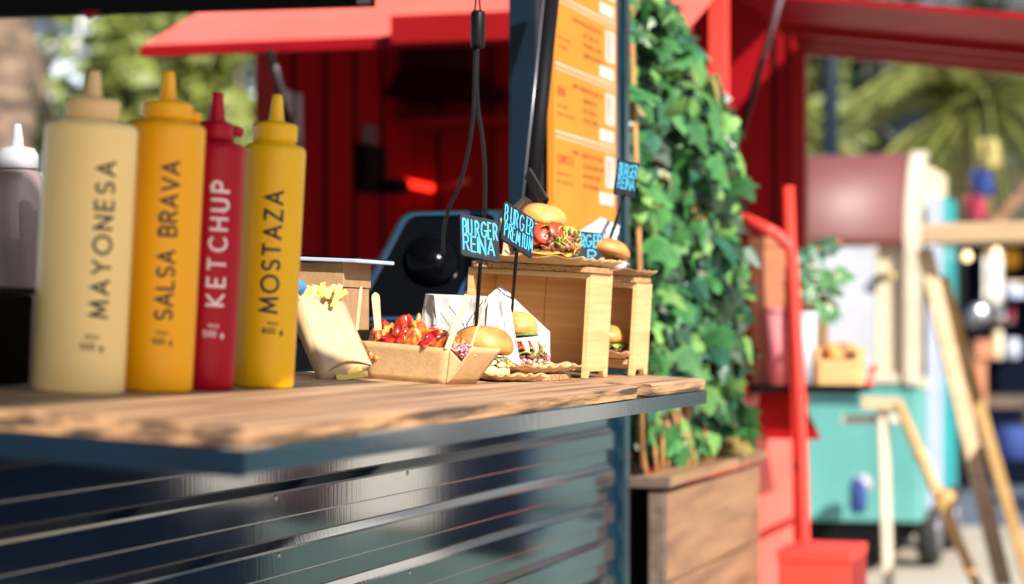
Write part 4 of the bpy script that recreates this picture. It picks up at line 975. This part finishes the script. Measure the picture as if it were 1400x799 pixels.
# customer side: flap on ribs, stay, lower panels with frame
fz = s_y(1088, 66, yR); 
def fl_pt(x, d): return (x, yR - d, zF - .125 * d)
zF = s_x(1092, 66, xB).z + .012
rp('side_flap', MB().prism([fl_pt(xA + .1, 0), fl_pt(xB + .02, 0), fl_pt(xB + .02, .85), fl_pt(xA + .1, .85)], (0, 0, .015)), 'red_deep')
for x, d in ((xB - .01, .035), (xB - .25, .03), (xB - .52, .03)):
    rp('flap_rib', MB().hexa([(x - .025, yR - .01, zF - d), (x + .025, yR - .01, zF - d), (x + .025, yR - .85, zF - .106 - d), (x - .025, yR - .85, zF - .106 - d)], [(x - .025, yR - .01, zF - .002), (x + .025, yR - .01, zF - .002), (x + .025, yR - .85, zF - .1085), (x - .025, yR - .85, zF - .1085)]), 'red_paint', bevel=.004)
rp('flap_edge', MB().box(xA + .1, xB + .03, yR - .89, yR - .852, zF - .175, zF - .09), 'red_paint', bevel=.004)
rp('flap_stay', MB().tube([at(1070, -12, 6.5), at(1040, 88, 6.7)], .0085, 10), 'grey_alloy', smooth=True) if False else MB().tube([at(1070, -12, 6.5), at(1043, 80, 6.7)], .0085, 10).build('flap_stay', 'grey_alloy', o, world=True, smooth=True)
MB().tube([at(1043, 80, 6.7), at(1010, 190, 6.95)], .011, 10).build('flap_stay', 'black_metal', o, world=True, smooth=True)
sideX = [xA + .05, xA + .62, xB - .03]
for i in range(2):
    for (zz0, zz1) in ((.14, .55), (.57, .985)):
        rp('side_panel', MB().box(sideX[i] + .012, sideX[i + 1] - .012, yR + .004, yR + .02, zz0, zz1), 'coral', bevel=.003)
rp('side_rail', MB().box(xA + .045, xB - .02, yR - .004, yR + .016, .552, .568), 'red_deep')
rp('side_rail', MB().box(xA + .045, xB - .02, yR - .016, yR + .03, .988, 1.02), 'red_paint', bevel=.003)
# red tubular handrail
Yh = 6.35
o = thing('handrail', 'bright red bent tube handrail standing beside the ivy', 'handrail', T(*at(1105, 845, Yh)))
hp = [at(985, 292, Yh + .5), at(1018, 300, Yh + .1)] + [at(1045, 312, Yh), at(1062, 321, Yh), at(1075, 334, Yh), at(1082, 352, Yh)] + [at(1088, 450, Yh), at(1097, 640, Yh), at(1106, 840, Yh)]
hp[-1].z = 0.01
MB().tube(curve(hp, 5), .0165, 14).build('tube', 'red_lit', o, world=True, smooth=True)
MB().tube([at(1078, 255, Yh + .4), at(1090, 600, Yh + .4), at(1094, 850, Yh + .4)], .016, 12).build('tube', 'red_lit', o, world=True, smooth=True)
for yy in (470, 640):
    MB().tube([at(1090, yy, Yh), at(1088, yy - 4, Yh + .4)], .010, 8).build('cross_rung', 'red_paint', o, world=True, smooth=True)
st0 = s_Y(1062, 752, 6.1); st1 = s_Y(1164, 752, 6.1)
o = thing('step_box', 'red metal step box at the foot of the handrail', 'step', SM @ T(st0.x, st0.y, 0))
w = (at(1164, 752, 6.1) - at(1062, 752, 6.1)).length; zt = at(1062, 752, 6.1).z
MB().box(0, .30, -w, 0, zt - .03, zt).build('tread', 'red_lit', o, bevel=.004)
MB().box(.004, .02, -w + .004, -.004, .01, zt - .031).build('riser', 'red_lit', o, bevel=.002)
for y in (-w + .002, -.022): MB().box(.021, .30, y, y + .02, .005, zt - .031).build('leg_plate', 'red_paint', o, bevel=.002)
# bracket shelf with pots and a bread basket
Ys = 6.9
sh = s_Y(1030, 526, Ys); sE = s_Y(1188, 526, Ys); zS = at(1030, 526, Ys).z
o = thing('bracket_shelf', 'thin dark shelf on a red triangular bracket holding the pots', 'shelf', SM @ T(sh.x, sE.y, zS))
W_ = sh.y - sE.y
MB().box(-.10, .16, 0, W_, -.02, 0).build('board', 'black_metal', o, bevel=.003)
MB().prism([(0, W_ - .13, -.021), (0, W_ - .02, -.021), (0, W_ + .01, -.16), (0, W_ - .20, -.16)], (.02, 0, 0)).build('bracket', 'red_paint', o, bevel=.003)
def shelf_at(px, dy=0): return SM @ T(sh.x + dy, s_x(px, 526, sh.x).y, zS + .001)
kS = Ys / F
def pot(label, px, wpx, hpx, mk, dy=0.0, square=True):
    w = wpx * kS / 2; h = hpx * kS; t = thing('plant_pot', label, 'plant pot', shelf_at(px, dy), 'pots on the bracket shelf')
    n = 4 if square else 24
    m = rotm(z=45) if square else Matrix(); f = 1.414 if square else 1
    MB().lathe([(w * .86 * f, 0), (w * f, h), (w * .9 * f, h), (w * .8 * f, h * .8), (.001, h * .8)], n, m).build('body', mk, t, bevel=.003 if square else 0, smooth=not square)
    MB().lathe([(w * 1.02 * f, h * .93), (w * 1.06 * f, h * .935), (w * 1.06 * f, h * 1.005), (w * .95 * f, h * 1.005)], n, m).build('rim', mk, t, smooth=not square)
    return t
pot('tall terracotta coloured planter on the shelf behind the red tube', 1050, 46, 200, 'terracotta', .03)
pot('pink tapering pot on the shelf', 1074, 44, 104, 'pink_pot', -.06, False)
pot('pale lilac white pot between the red tube and bread basket', 1104, 34, 98, 'white_pot', -.05, False)
t = thing('paper_bag', 'brown paper box standing behind the pots on the shelf', 'box', shelf_at(1092, .08)); MB().box(0, .1, -.06, .10, 0, 140 * kS).build('body', 'brown_box', t, bevel=.003); MB().box(-.002, .102, -.062, .102, 112 * kS, 116 * kS).build('fold', 'kraft_dark', t)
t = thing('bread_basket', 'pale wooden tray with small rolls on the shelf end', 'basket', shelf_at(1150, -.04))
w = 58 * kS
for a, b in ((-w / 2, -w / 2 + .01), (w / 2 - .01, w / 2)): MB().box(-.04, .10, a, b, 0, .11).build('end_panel', 'pine', t, bevel=.002)
MB().box(-.045, -.034, -w / 2 + .0105, w / 2 - .0105, .001, .075).build('front_panel', 'pine', t, bevel=.002)
MB().box(.09, .10, -w / 2 + .0105, w / 2 - .0105, .001, .09).build('back_panel', 'pine', t, bevel=.002)
for k in range(7):
    mb = MB().blob((0, 0, 0), .026, 2, .15, 2, (1, 1.1, .75)); b = mb.build('bread_roll', 'bread' if k % 3 else 'brown_box', smooth=True)
    b.matrix_world = shelf_at(1150, -.04) @ T(random.uniform(-.01, .07), -w / 2 + .03 + (w - .06) * k / 6, .085 + .02 * (k % 2))
    tag(b, 'small roll heaped in the wooden tray on the shelf', 'roll', 'rolls in the wooden tray')
def sprig(label, pts, Y, nl, sz, mk):
    P = [at(x, y, Y) for x, y in pts]; t = thing('leafy_sprig', label, 'sprig', T(*P[0]))
    C_ = curve(P, 5); MB().tube(C_, .004, 6).build('stem', 'cane', t, world=True, smooth=True)
    me = leaf_mesh('sprig_leaf', sz, .2, mk); inv = WM[t.name].inverted()
    for k in range(nl):
        p = C_[int(len(C_) * (.25 + .72 * k / nl))]; lo = bpy.data.objects.new('leaf', me); COL.objects.link(lo); lo.parent = t
        d = Vector((rl.gauss(0, .7), rl.gauss(-.4, .5), rl.gauss(0, .7))).normalized(); nn = Vector((.3, -.8, .4)).normalized(); y = (d - nn * d.dot(nn)).normalized()
        lo.matrix_local = inv @ cols(y.cross(nn), y, nn, p)
sprig('leafy sprig rising above the pots beside the red tube', [(1108, 430), (1104, 380), (1112, 345), (1150, 330)], 6.85, 9, .06, 'ivy_blue')
sprig('drooping green sprig in front of the white board', [(1100, 420), (1118, 400), (1136, 385), (1146, 372)], 6.8, 8, .065, 'ivy_leaf')
sprig('lower green sprig hanging over the white board', [(1104, 425), (1116, 405), (1130, 412), (1140, 428)], 6.82, 8, .06, 'ivy_leaf')
sprig('thin red berried twig at the shelf end', [(1168, 530), (1182, 520), (1192, 512), (1202, 500)], 6.85, 5, .025, 'red_lit')

# ================================================================== teal caravan
cY = 11.2
cr = SMI @ at(1258, 445, cY); CF = SM @ T(cr.x, cr.y, 0)      # outer near corner; local x away, y inward (left)
cw, cl = 1.35, 1.75
o = thing('caravan', 'small teal and cream vending caravan with curved maroon hatch', 'caravan', CF)
def cz(py): return H + (445 - py) / F * cY
zb, zm, ztop = cz(716), cz(526), cz(206)
MB().box(0, cl, 0, cw, zb, zm).build('lower_body', 'teal_paint', o, bevel=.02)
MB().box(.03, cl - .03, .03, cw, zm + .001, cz(330)).build('upper_body', 'cream_paint', o, bevel=.01)
def hood(u, v):
    a = R(90 * v); return Vector((.30 - .32 * math.cos(a), .075 + (cw - .08) * u, cz(336) + (ztop - cz(336)) * math.sin(a)))
MB().grid(hood, 2, 14).build('hatch', 'maroon', o, smooth=True, solid=.02)
MB().box(.30, cl - .05, .05, cw, cz(330) + .001, ztop - .01).build('roof_body', 'cream_paint', o, bevel=.03)
trim = [(-.03, zm)] + [(.30 - .335 * math.cos(R(a)), cz(336) + (ztop + .02 - cz(336)) * math.sin(R(a))) for a in range(0, 91, 10)]
n = len(trim)
MB().prism([(x, 0, z) for x, z in trim] + [(x + .10, 0, z - (.02 if i > 5 else 0)) for i, (x, z) in reversed(list(enumerate(trim)))], (0, .068, 0)).build('corner_trim', 'cream_trim', o)
MB().box(-.022, -.001, .10, cw, cz(524), cz(512)).build('belt_rail', 'cream_trim', o, bevel=.004)
MB().box(.25, .85, -.02, -.001, zb + .05, cz(260)).build('door', 'lavender', o, bevel=.008)
MB().box(.95, 1.45, -.025, -.001, zb + .1, cz(255)).build('door', 'teal_door', o, bevel=.008, label='deep teal side door')
MB().box(.0, cl, -.012, -.0005, zm - .02, zm + .03).build('side_rail', 'cream_trim', o)
for x in (.45, 1.35):
    m = T(x, -.005, .17) @ rotm(x=90)
    w_ = MB().lathe([(.05, -.06), (.15, -.06), (.17, -.04), (.17, .02), (.15, .04), (.05, .03)], 28, m).build('wheel', 'rubber', o, smooth=True)
    MB().lathe([(.1, .03), (.095, .043), (.03, .05), (.001, .05)], 20, m).build('hub_cap', 'grey_alloy', w_ if False else o, smooth=True)
MB().box(.03, cl - .05, .1, cw, .14, zb - .001).build('chassis', 'black_matte', o)
lp = s_Y(1174, 672, cY - .02)
lq = SMI @ at(1174, 660, cY)
MB().blob(CF.inverted() @ at(1178, 662, cY - .08), .05, 3, .02).build('round_lamp', 'white_plastic', o, smooth=True)
MB().lathe([(.02, -.08), (.04, -.06), (.04, .06), (.015, .09)], 16, CF.inverted() @ T(*at(1173, 680, cY - .12)) ).build('coupling_cover', 'flag_blue', o, smooth=True)
bq = CF.inverted() @ at(1206, 382, cY - .04)
MB().tube([bq + Vector((-.03, .04, -.01)), bq + Vector((-.05, -.02, .01))], [.016, .022], 12).build('tap_handle', 'black_metal', o, smooth=True)
MB().tube([bq + Vector((-.05, -.02, .01)), bq + Vector((-.055, -.07, .018))], [.024, .018], 12).build('tap_cup', 'flag_yellow', o, smooth=True)
wb = CF.inverted() @ at(1150, 526, cY - .15)
o = thing('white_board', 'plain white notice board standing against the cream caravan side', 'board', CF @ T(-.10, wb.y - .14, zm + .0))
MB().box(0, .012, 0, .29, .01, cz(338) - zm).build('panel', 'white_pot', o, bevel=.003)
for y in (-.008, .29): MB().box(-.004, .016, y, y + .008, .0, cz(336) - zm).build('frame_rail', 'cream_trim', o)

# timber stand, sign post, bamboo prop
def beam(mb, a, b, w, t, side=Vector((0, -1, 0))):
    a, b = Vector(a), Vector(b); d = (b - a).normalized(); x = d.cross(side).normalized(); y = x.cross(d)
    c = [x * w / 2 + y * t / 2, -x * w / 2 + y * t / 2, -x * w / 2 - y * t / 2, x * w / 2 - y * t / 2]
    return mb.hexa([a + q for q in c], [b + q for q in c])
Yt = 9.2
o = thing('timber_stand', 'pale timber trestle with long leaning legs under a plank top', 'trestle', T(*at(1372, 845, Yt)))
pa, pb = at(1264, 342, Yt), at(1384, 850, Yt - .25); pb = pa + (pb - pa) * (pa.z / (pa.z - pb.z))
beam(MB(), pa, pb, .062, .045).build('leg', 'pale_timber', o, world=True, bevel=.004)
pa, pb = at(1288, 380, Yt + .5), at(1400, 770, Yt + .9); pb = pa + (pb - pa) * (pa.z / (pa.z - pb.z))
beam(MB(), pa, pb, .05, .04).build('leg', 'bamboo', o, world=True, bevel=.004)
tt = at(1278, 336, Yt)
beam(MB(), at(1278, 322, Yt + .1), at(1560, 316, Yt - .2), .075, .5).build('top', 'pale_timber', o, world=True, bevel=.006)
beam(MB(), at(1355, 312, Yt + .25), at(1440, 215, Yt + .2), .05, .03).build('brace', 'plank_wood', o, world=True, bevel=.003)
o = thing('sign_post', 'thin pale post with a blank crossboard in front of the teal caravan', 'sign post', T(*at(1214, 850, 9.0)))
a, b = at(1207, 556, 9.0), at(1216, 850, 9.0); b = a + (b - a) * (a.z / (a.z - b.z))
beam(MB(), a, b, .042, .03).build('post', 'cream_trim', o, world=True, bevel=.003)
beam(MB(), at(1178, 551, 8.96), at(1232, 552, 8.96), .045, .02).build('crossboard', 'pale_timber', o, world=True, bevel=.003)
beam(MB(), at(1150, 574, 9.05), at(1232, 572, 9.05), .035, .02).build('crossboard', 'cream_trim', o, world=True, bevel=.003)
o = thing('bamboo_prop', 'knobbly bamboo prop leaning from the sign post to the ground', 'pole', T(*at(1350, 830, 8.7)))
a, b = at(1228, 552, 8.95), at(1352, 838, 8.7); b = a + (b - a) * ((a.z - .01) / (a.z - b.z))
L = [a + (b - a) * t for t in (0, .2, .22, .24, .40, .42, .44, .66, .68, .70, 1)]
MB().tube(L, [.020, .020, .030, .021, .021, .040, .022, .020, .024, .019, .019], 10).build('shaft', 'bamboo', o, world=True, smooth=True)
MB().blob(a + (b - a) * .415 + Vector((.02, 0, .01)), .042, 2, .1).build('knot', 'bamboo', o, world=True, smooth=True)

# ================================================================== far end of the street
Yf = 17.0
o = thing('market_stall', 'shaded navy market stall with hung wares far down the street', 'market stall', T(*at(1390, 640, Yf).xy, 0))
kf = Yf / F
def fx(px): return (px - 700) * kf
def fz2(py): return H + (445 - py) * kf
MB().box(fx(1316), fx(1560), Yf + 1.2, Yf + 1.3, .02, fz2(322)).build('back_cloth', 'navy_cloth', o, world=True)
MB().box(fx(1300), fx(1560), Yf - .1, Yf + 1.3, fz2(318), fz2(308)).build('canopy', 'navy_cloth', o, world=True, bevel=.01)
MB().box(fx(1330), fx(1560), Yf + .3, Yf + .9, fz2(560), fz2(545)).build('counter', 'plank_dark', o, world=True)
MB().box(fx(1334), fx(1556), Yf + .32, Yf + .88, .02, fz2(561)).build('counter_cloth', 'navy_cloth', o, world=True)
for x in (1312, 1556): MB().box(fx(x) - .03, fx(x) + .03, Yf - .08, Yf - .02, .0, fz2(319)).build('post', 'black_metal', o, world=True)
for k, (px, py, wpx, hpx, mk, nm, lb) in enumerate([(1356, 385, 26, 74, 'canvas_white', 'hung_cloth', 'white cloth hanging under the navy stall canopy'), (1384, 398, 50, 20, 'lavender', 'hung_cloth', 'lilac grey cloth hanging under the navy stall canopy'), (1336, 535, 34, 80, 'terracotta', 'storage_crate', 'rust red box at the foot of the navy stall'), (1334, 500, 40, 26, 'cloth_white', 'storage_crate', 'white parcel on the rust red box'), (1392, 352, 30, 30, 'orange_plastic', 'paper_lantern', 'orange lantern under the stall canopy')]):
    t = thing(nm, lb, nm.split('_')[1], T(fx(px), Yf - .05 + .08 * k, fz2(py)))
    w, h = wpx * kf / 2, hpx * kf / 2
    if nm == 'paper_lantern': MB().lathe([(.02, -h), (w * .7, -h * .8), (w, -h * .1), (w * .75, h * .75), (.02, h)], 16).build('shade', mk, t, smooth=True); MB().tube([(0, 0, h), (0, 0, fz2(314) - fz2(py))], .005, 6).build('cord', 'black_metal', t)
    elif nm == 'hung_cloth': MB().grid(lambda u, v: Vector(((u - .5) * 2 * w, .03 * math.sin(u * 9), (v - .5) * 2 * h)), 14, 4).build('fabric', mk, t, smooth=True, solid=.004); MB().box(-w, w, -.01, .01, h, h + .02).build('rod', 'pale_timber', t)
    else: MB().box(-w, w, 0, .3, -h, h - .02).build('body', mk, t, bevel=.01); MB().box(-w - .01, w + .01, -.01, .31, h - .019, h).build('lid', mk, t, bevel=.005)
for k, (px, py) in enumerate([(1273, 334), (1322, 349), (1362, 344)]):
    Yb = 12.5; t = thing('light_bulb', ('warm bulb hanging beside the top of the timber trestle leg', 'warm bulb hanging under the middle of the plank top', 'warm bulb furthest along the light string towards the picture edge')[k], 'bulb', T(*at(px, py, Yb)), 'bulbs of the light string')
    MB().lathe([(.001, -.035), (.018, -.03), (.026, -.012), (.02, .008), (.010, .02)], 14).build('glass', 'glass_bulb', t, smooth=True)
    MB().lathe([(.011, .02), (.012, .05), (.004, .055)], 10).build('socket', 'black_metal', t, smooth=True); MB().tube([(0, 0, .05), (0, 0, .25)], .004, 6).build('cord', 'black_metal', t)
for k, (px, py, wpx, hpx, mk, lb) in enumerate([(1318, 470, 16, 40, 'flag_blue', 'blue crate on the far stall counter'), (1352, 478, 26, 26, 'terracotta', 'rust coloured box on the far stall counter'), (1372, 470, 14, 44, 'cream_paint', 'cream tin on the far stall counter'), (1392, 476, 22, 30, 'lavender', 'lilac grey box on the far stall counter'), (1362, 440, 60, 6, 'plank_dark', 'dark shelf board hanging in the far stall'), (1348, 428, 12, 18, 'orange_plastic', 'orange jar on the hanging shelf'), (1374, 426, 16, 22, 'white_pot', 'white jar on the hanging shelf'), (1390, 428, 10, 18, 'flag_red', 'red jar on the hanging shelf'), (1372, 600, 44, 50, 'flag_blue', 'blue drum on the ground before the far stall'), (1398, 585, 26, 70, 'plank_dark', 'dark board leaning on the far stall')]):
    w, h = wpx * kf / 2, hpx * kf / 2
    t = thing('stall_ware', lb, 'ware', T(fx(px), Yf + (.2 if py < 520 else -.3), fz2(py)))
    if hpx > wpx: MB().lathe([(w * .9, -h), (w, -h * .9), (w, h * .7), (w * .6, h * .85)], 14).build('body', mk, t, smooth=True); MB().lathe([(w * .62, h * .85), (w * .62, h), (.001, h)], 14).build('lid', 'black_metal', t, smooth=True)
    else: MB().box(-w, w, -.08, .12, -h, h * .8).build('body', mk, t, bevel=.01); MB().box(-w * 1.03, w * 1.03, -.085, .125, h * .81, h).build('lid', mk, t, bevel=.005)
# chrome ball glint far down
t = thing('shop_mirror', 'round convex mirror glinting on the far navy stall', 'mirror', T(*at(1337, 433, Yf - .2)) @ rotm(x=90))
MB().lathe([(.10, -.01), (.10, .005), (.085, .022), (.05, .036), (.001, .042)], 24).build('dome', 'steel', t, smooth=True); MB().lathe([(.10, -.02), (.112, -.01), (.112, .008), (.1, .012)], 24).build('rim', 'black_metal', t, smooth=True)
# hanging banner of three colours
t = thing('hanging_banner', 'yellow, blue and red cloth banner hanging over the street', 'banner', T(*at(1344, 180, 15)))
kb_ = 15 / F
for nm, mk, y0, y1 in (('band', 'flag_yellow', 190, 232), ('band', 'flag_blue', 232, 268), ('band', 'flag_red', 268, 302)):
    x0 = -.03 - (y0 - 190) * .0007 * 1.6
    MB().grid(lambda u, v: Vector((x0 + .10 * math.sin(v * 2) * .2 + u * .13, .03 * math.sin(u * 8 + v * 2), -((y0 + (y1 - y0) * v) - 180) * kb_)), 10, 6).build(nm, mk, t, smooth=True, solid=.004)
MB().tube([(.03, 0, .0), (.03, 0, 2.4)], .006, 6).build('cord', 'navy_cloth', t)

# ---- buildings across the end
def building(name, label, x0, x1, y0, y1, h, mk, cols_, rows, z0w=1.2, ww=1.0, wh=1.6, side=True):
    o = thing(name, label, 'building', T((x0 + x1) / 2, y0, 0))
    MB().box(x0, x1, y0, y1, 0, h).build('wall', mk, o, world=True)
    MB().box(x0 - .2, x1 + .2, y0 - .25, y1, h + .002, h + .35).build('cornice', mk, o, world=True, bevel=.05)
    for r in range(rows):
        for c in range(cols_):
            cx = x0 + (x1 - x0) * (c + .5) / cols_; z = z0w + r * 3.1
            f = MB().box(cx - ww / 2 - .1, cx + ww / 2 + .1, y0 - .10, y0 - .002, z - .1, z + wh + .1).build('window_frame', 'stucco_white', o, world=True)
            MB().box(cx - ww / 2, cx + ww / 2, y0 - .12, y0 - .102, z, z + wh).build('pane', 'window_glass', f if False else o, world=True)
            MB().box(cx - ww / 2 - .2, cx + ww / 2 + .2, y0 - .30, y0 - .101, z - .25, z - .11).build('sill', 'stucco_white', o, world=True)
    return o
building('apartment_building', 'sunny beige building with tall windows closing the street', 5.2, 17, 46, 56, 16, 'stucco', 6, 5, 1.5, 1.1, 1.8)
mat('blue_wash', (.50, .62, .80), .85, c2=(.56, .64, .74), sc=.6)
building('apartment_building', 'pale blue washed building behind the trees', -24, -1.5, 52, 62, 14, 'blue_wash', 9, 4, 1.4, 1.2, 1.7)
building('apartment_building', 'ochre building standing beside the sunny street', 11.5, 22, 20, 42, 13, 'stucco', 5, 4, 1.3, 1.3, 1.8)

# ---- trees
def tree(label, x, y, h, rx, n, mk, trunk_r=.16, leaf=.16, zc=None, ry=None, seed=0, droop=0, cat='tree'):
    rt = random.Random(seed); zc = zc or h * .62; ry = ry or rx
    o = thing('street_tree', label, cat, T(x, y, 0), 'trees behind the stalls')
    tr = MB(); pts = [Vector((0, 0, -.1))]
    for k in range(1, 7): pts.append(Vector((rt.gauss(0, .05) * k, rt.gauss(0, .05) * k, zc * k / 6)))
    tr.tube(pts, [trunk_r * (1 - .11 * k) for k in range(7)], 9); tr.build('trunk', 'bark', o, smooth=True)
    ends = []
    for k in range(9):
        a = rt.uniform(0, 6.28); b = pts[3 + k % 4]; e = b + Vector((math.cos(a) * rx * rt.uniform(.4, .8), math.sin(a) * ry * rt.uniform(.4, .8), (h - zc) * rt.uniform(.0, .8)))
        MB().tube([b, (b + e) / 2 + Vector((0, 0, .12)), e], [trunk_r * .45, trunk_r * .28, trunk_r * .1], 6).build('limb', 'bark', o, smooth=True); ends.append(e)
    cl = []
    for k in range(34):
        while True:
            d = Vector((rt.uniform(-1, 1), rt.uniform(-1, 1), rt.uniform(-1, 1)))
            if d.length < 1: break
        cl.append(Vector((d.x * rx, d.y * ry, zc + d.z * (h - zc))))
    cl += ends
    cr = MB()
    for k in range(n):
        c = rt.choice(cl); s = rx * .26; p = c + Vector((rt.gauss(0, s), rt.gauss(0, s), rt.gauss(0, s) - droop * rt.random() ** 2))
        nn = Vector((rt.gauss(.2, .6), rt.gauss(-.5, .6), rt.gauss(.5, .6))).normalized(); x_ = nn.cross(Vector((rt.gauss(0, 1), rt.gauss(0, 1), rt.gauss(0, .5)))).normalized(); y_ = nn.cross(x_); l = leaf * rt.uniform(.6, 1.5)
        cr.add([p - y_ * l, p + x_ * l * .45 , p + y_ * l, p - x_ * l * .45], [(0, 1, 2, 3)])
    cr.build('crown', mk, o, kind='stuff')
    return o
T_ = [("narrow mid green tree beside the palm trunk", -5.08, 24, 5.6, .18, 1100, 'tree_leaf', 1, 3.2, .12), ("yellow green crown hanging high above the cream bottle", -4.55, 23, 6.3, .7, 1500, 'tree_pale', 2, 5.45, .14),
      ("deep green narrow tree between the cream and orange bottles", -3.98, 24, 6.2, .30, 2200, 'tree_dark', 3, 3.4, .13), ("bright lime weeping tree behind the orange bottle", -3.55, 22, 4.6, .30, 1500, 'tree_pale', 4, 2.6, .13),
      ("dark slim tree behind the ketchup bottle", -3.28, 25, 6.0, .20, 1300, 'tree_dark', 5, 3.2, .12), ("lime tree in front of the dark slim one", -2.62, 20, 4.4, .42, 1700, 'tree_pale', 6, 2.4, .13),
      ("dark low tree beside the red trailer post", -2.9, 28, 5.2, .30, 1700, 'tree_dark', 10, 2.4, .13), ("broad dark tree far off behind the weeping trees", -6.0, 40, 9, 1.3, 2600, 'tree_dark', 11, 6.6, .2),
      ("pale dry tree with yellowing leaves behind the caravan", 3.05, 24, 5.4, .38, 1300, 'tree_pale', 7, 3.2, .11), ("dark tree behind the caravan roof", 4.2, 33, 7, 1.3, 3600, 'tree_dark', 8, 4.2, .16),
      ("thin grey green tree before the beige building", 6.9, 36, 7.2, .7, 900, 'tree_leaf', 9, 4.6, .14)]
for lb, x, y, h, rx, n, mk, sd_, zc_, lf in T_: tree(lb, x, y, h, rx, n, mk, .11, lf, zc_, None, sd_, .5)
def palm(label, x, y, h, L, nf, tr, seed, only_trunk=False):
    rt = random.Random(seed); o = thing('palm_tree', label, 'palm', T(x, y, 0), 'palms along the street')
    pr2 = []; nz_ = int(h / .09)
    for k in range(nz_ + 1): pr2.append((tr * (1 + (.10 if k % 2 else 0)) * (1.15 - .25 * k / nz_), h * k / nz_))
    mb = MB().lathe(pr2, 18); mb.v = [p + Vector((mnoise.noise(p * 5) * .03, mnoise.noise(p * 5 + Vector((9, 0, 0))) * .03, 0)) for p in mb.v]
    mb.build('trunk', 'palm_bark', o, smooth=False)
    for k in range(nf):
        a = rt.uniform(0, 6.28); el = rt.uniform(-.35, 1.1); fm = MB(); P = []
        for i in range(9):
            s = i / 8; P.append(Vector((math.cos(a) * L * s * math.cos(el) , math.sin(a) * L * s * math.cos(el), h + L * s * math.sin(el) - L * .75 * s * s)))
        fm.tube(P, [.03 * (1 - .8 * i / 8) for i in range(9)], 5)
        sd2 = Vector((-math.sin(a), math.cos(a), 0))
        for i in range(1, 40):
            s = i / 40 * 8; j = min(7, int(s)); p = P[j].lerp(P[j + 1], s - j); t = (P[j + 1] - P[j]).normalized(); l = L * .26 * math.sin(math.pi * (.12 + .8 * i / 40))
            for q in (-1, 1):
                d = (sd2 * q + t * .6 + Vector((0, 0, -.35))).normalized(); fm.add([p - t * .022, p + d * l * .5 + t * .012, p + d * l, p + d * l * .5 - t * .012 + Vector((0, 0, -.01))], [(0, 1, 2, 3)])
        fm.build('frond', 'palm_leaf', o)
    return o
palm('thick rough palm trunk at the edge behind the cloudy bottle', -3.22, 14.8, 5.6, 2.2, 12, .17, 31)
palm('sunny feathery palm hanging over the caravan', 4.05, 20.5, 3.1, 1.75, 48, .2, 32)
p = at(1136, 100, 16)
o = thing('lamp_post', 'dark blue grey street post behind the caravan', 'post', T(p.x, 16, 0))
MB().tube([(0, 0, 0), (0, 0, 5)], .055, 12).build('shaft', 'petrol_paint', o, smooth=True); MB().lathe([(.12, 0), (.12, .1), (.08, .14), (.06, .5)], 14).build('foot', 'petrol_paint', o, smooth=True)

# ---- tables and gazebo added out of view, only for the reflections in the cladding
def reflection_gazebo(label, x, y, w, mk):
    o = thing('reflection_gazebo', label, 'reflection_gazebo', T(x, y, 0), 'gazebos added for the reflections')
    for a in (-1, 1):
        for b in (-1, 1): MB().box(a * w / 2 - .025, a * w / 2 + .025, b * w / 2 - .025, b * w / 2 + .025, 0, 2.2).build('leg', 'grey_alloy', o)
    k = w / 2 + .1
    MB().add([(-k, -k, 2.2), (k, -k, 2.2), (k, k, 2.2), (-k, k, 2.2), (0, 0, 3.1)], [(0, 1, 4), (1, 2, 4), (2, 3, 4), (3, 0, 4)]).build('canopy', mk, o, solid=.01)
    for s in (((-k, -k), (k, -k)), ((-k, k), (k, k)), ((-k, -k), (-k, k)), ((k, -k), (k, k))):
        (a, b), (c, d) = s; MB().add([(a, b, 1.9), (c, d, 1.9), (c, d, 2.2), (a, b, 2.2)], [(0, 1, 2, 3)]).build('valance', mk, o, solid=.01)
    MB().box(-k + .06, k - .06, -k + .1, -k + .7, 0.0, 1.5 if mk == 'navy_cloth' else .95).build('table', mk, o)  # unseen table, part of the gazebo added for the reflections
    return o
def reflection_table(label, x0, x1, mk, h, wares, mk2=None, zs=.5):
    o = thing('reflection_table', label, 'table', T((x0 + x1) / 2, 8.4, 0), 'unseen tables added for the cladding reflections')
    w = x1 - x0
    MB().box(-w / 2, w / 2, -.4, .4, h - .03, h).build('top', mk, o, bevel=.01)
    MB().grid(lambda u, v: Vector(((u - .5) * w, -.41 + .012 * math.sin(u * w * 22) * (1 - v), zs + v * (h - zs - .04))), 40, 6).build('cloth', mk, o, smooth=True, solid=.006)
    MB().grid(lambda u, v: Vector(((u - .5) * w, -.395 + .012 * math.sin(u * w * 18), .02 + v * zs)), 40, 6).build('under_cloth', mk2 or mk, o, smooth=True, solid=.006)
    for k in range(wares):
        MB().box(-w / 2 + .03 + k * .42, -w / 2 + .28 + k * .42, -.2, .2, h + .002, h + .18 + .1 * (k % 2)).build('crate', 'terracotta', o, bevel=.01)
    return o
reflection_table('unseen long table under navy cloth added for the cladding reflection', 4.05, 6.9, 'navy_cloth', 1.25, 0)
reflection_table('added reflection table with short white cloth over navy skirt beside the long navy one', 3.72, 4.03, 'canvas_white', .84, 0, 'navy_cloth', .47)
reflection_table('added reflection table with plum cloth over sage green skirt', 3.30, 3.70, 'reflection_plum_cloth', 1.10, 0, 'reflection_sage_cloth', .42)
reflection_table('added reflection table with white cloth over sage green skirt', 2.90, 3.28, 'canvas_white', 1.0, 0, 'reflection_sage_cloth', .40)
reflection_table('added reflection table with navy cloth over sage green skirt', 2.42, 2.88, 'navy_cloth', 1.05, 1, 'reflection_sage_cloth', .33)
reflection_table('low sage green table added for reflection at the near end of the row', 1.97, 2.40, 'reflection_sage_cloth', .95, 0)
reflection_gazebo('white gazebo added out of view for the reflections', 6.2, 12.5, 2.4, 'canvas_white')
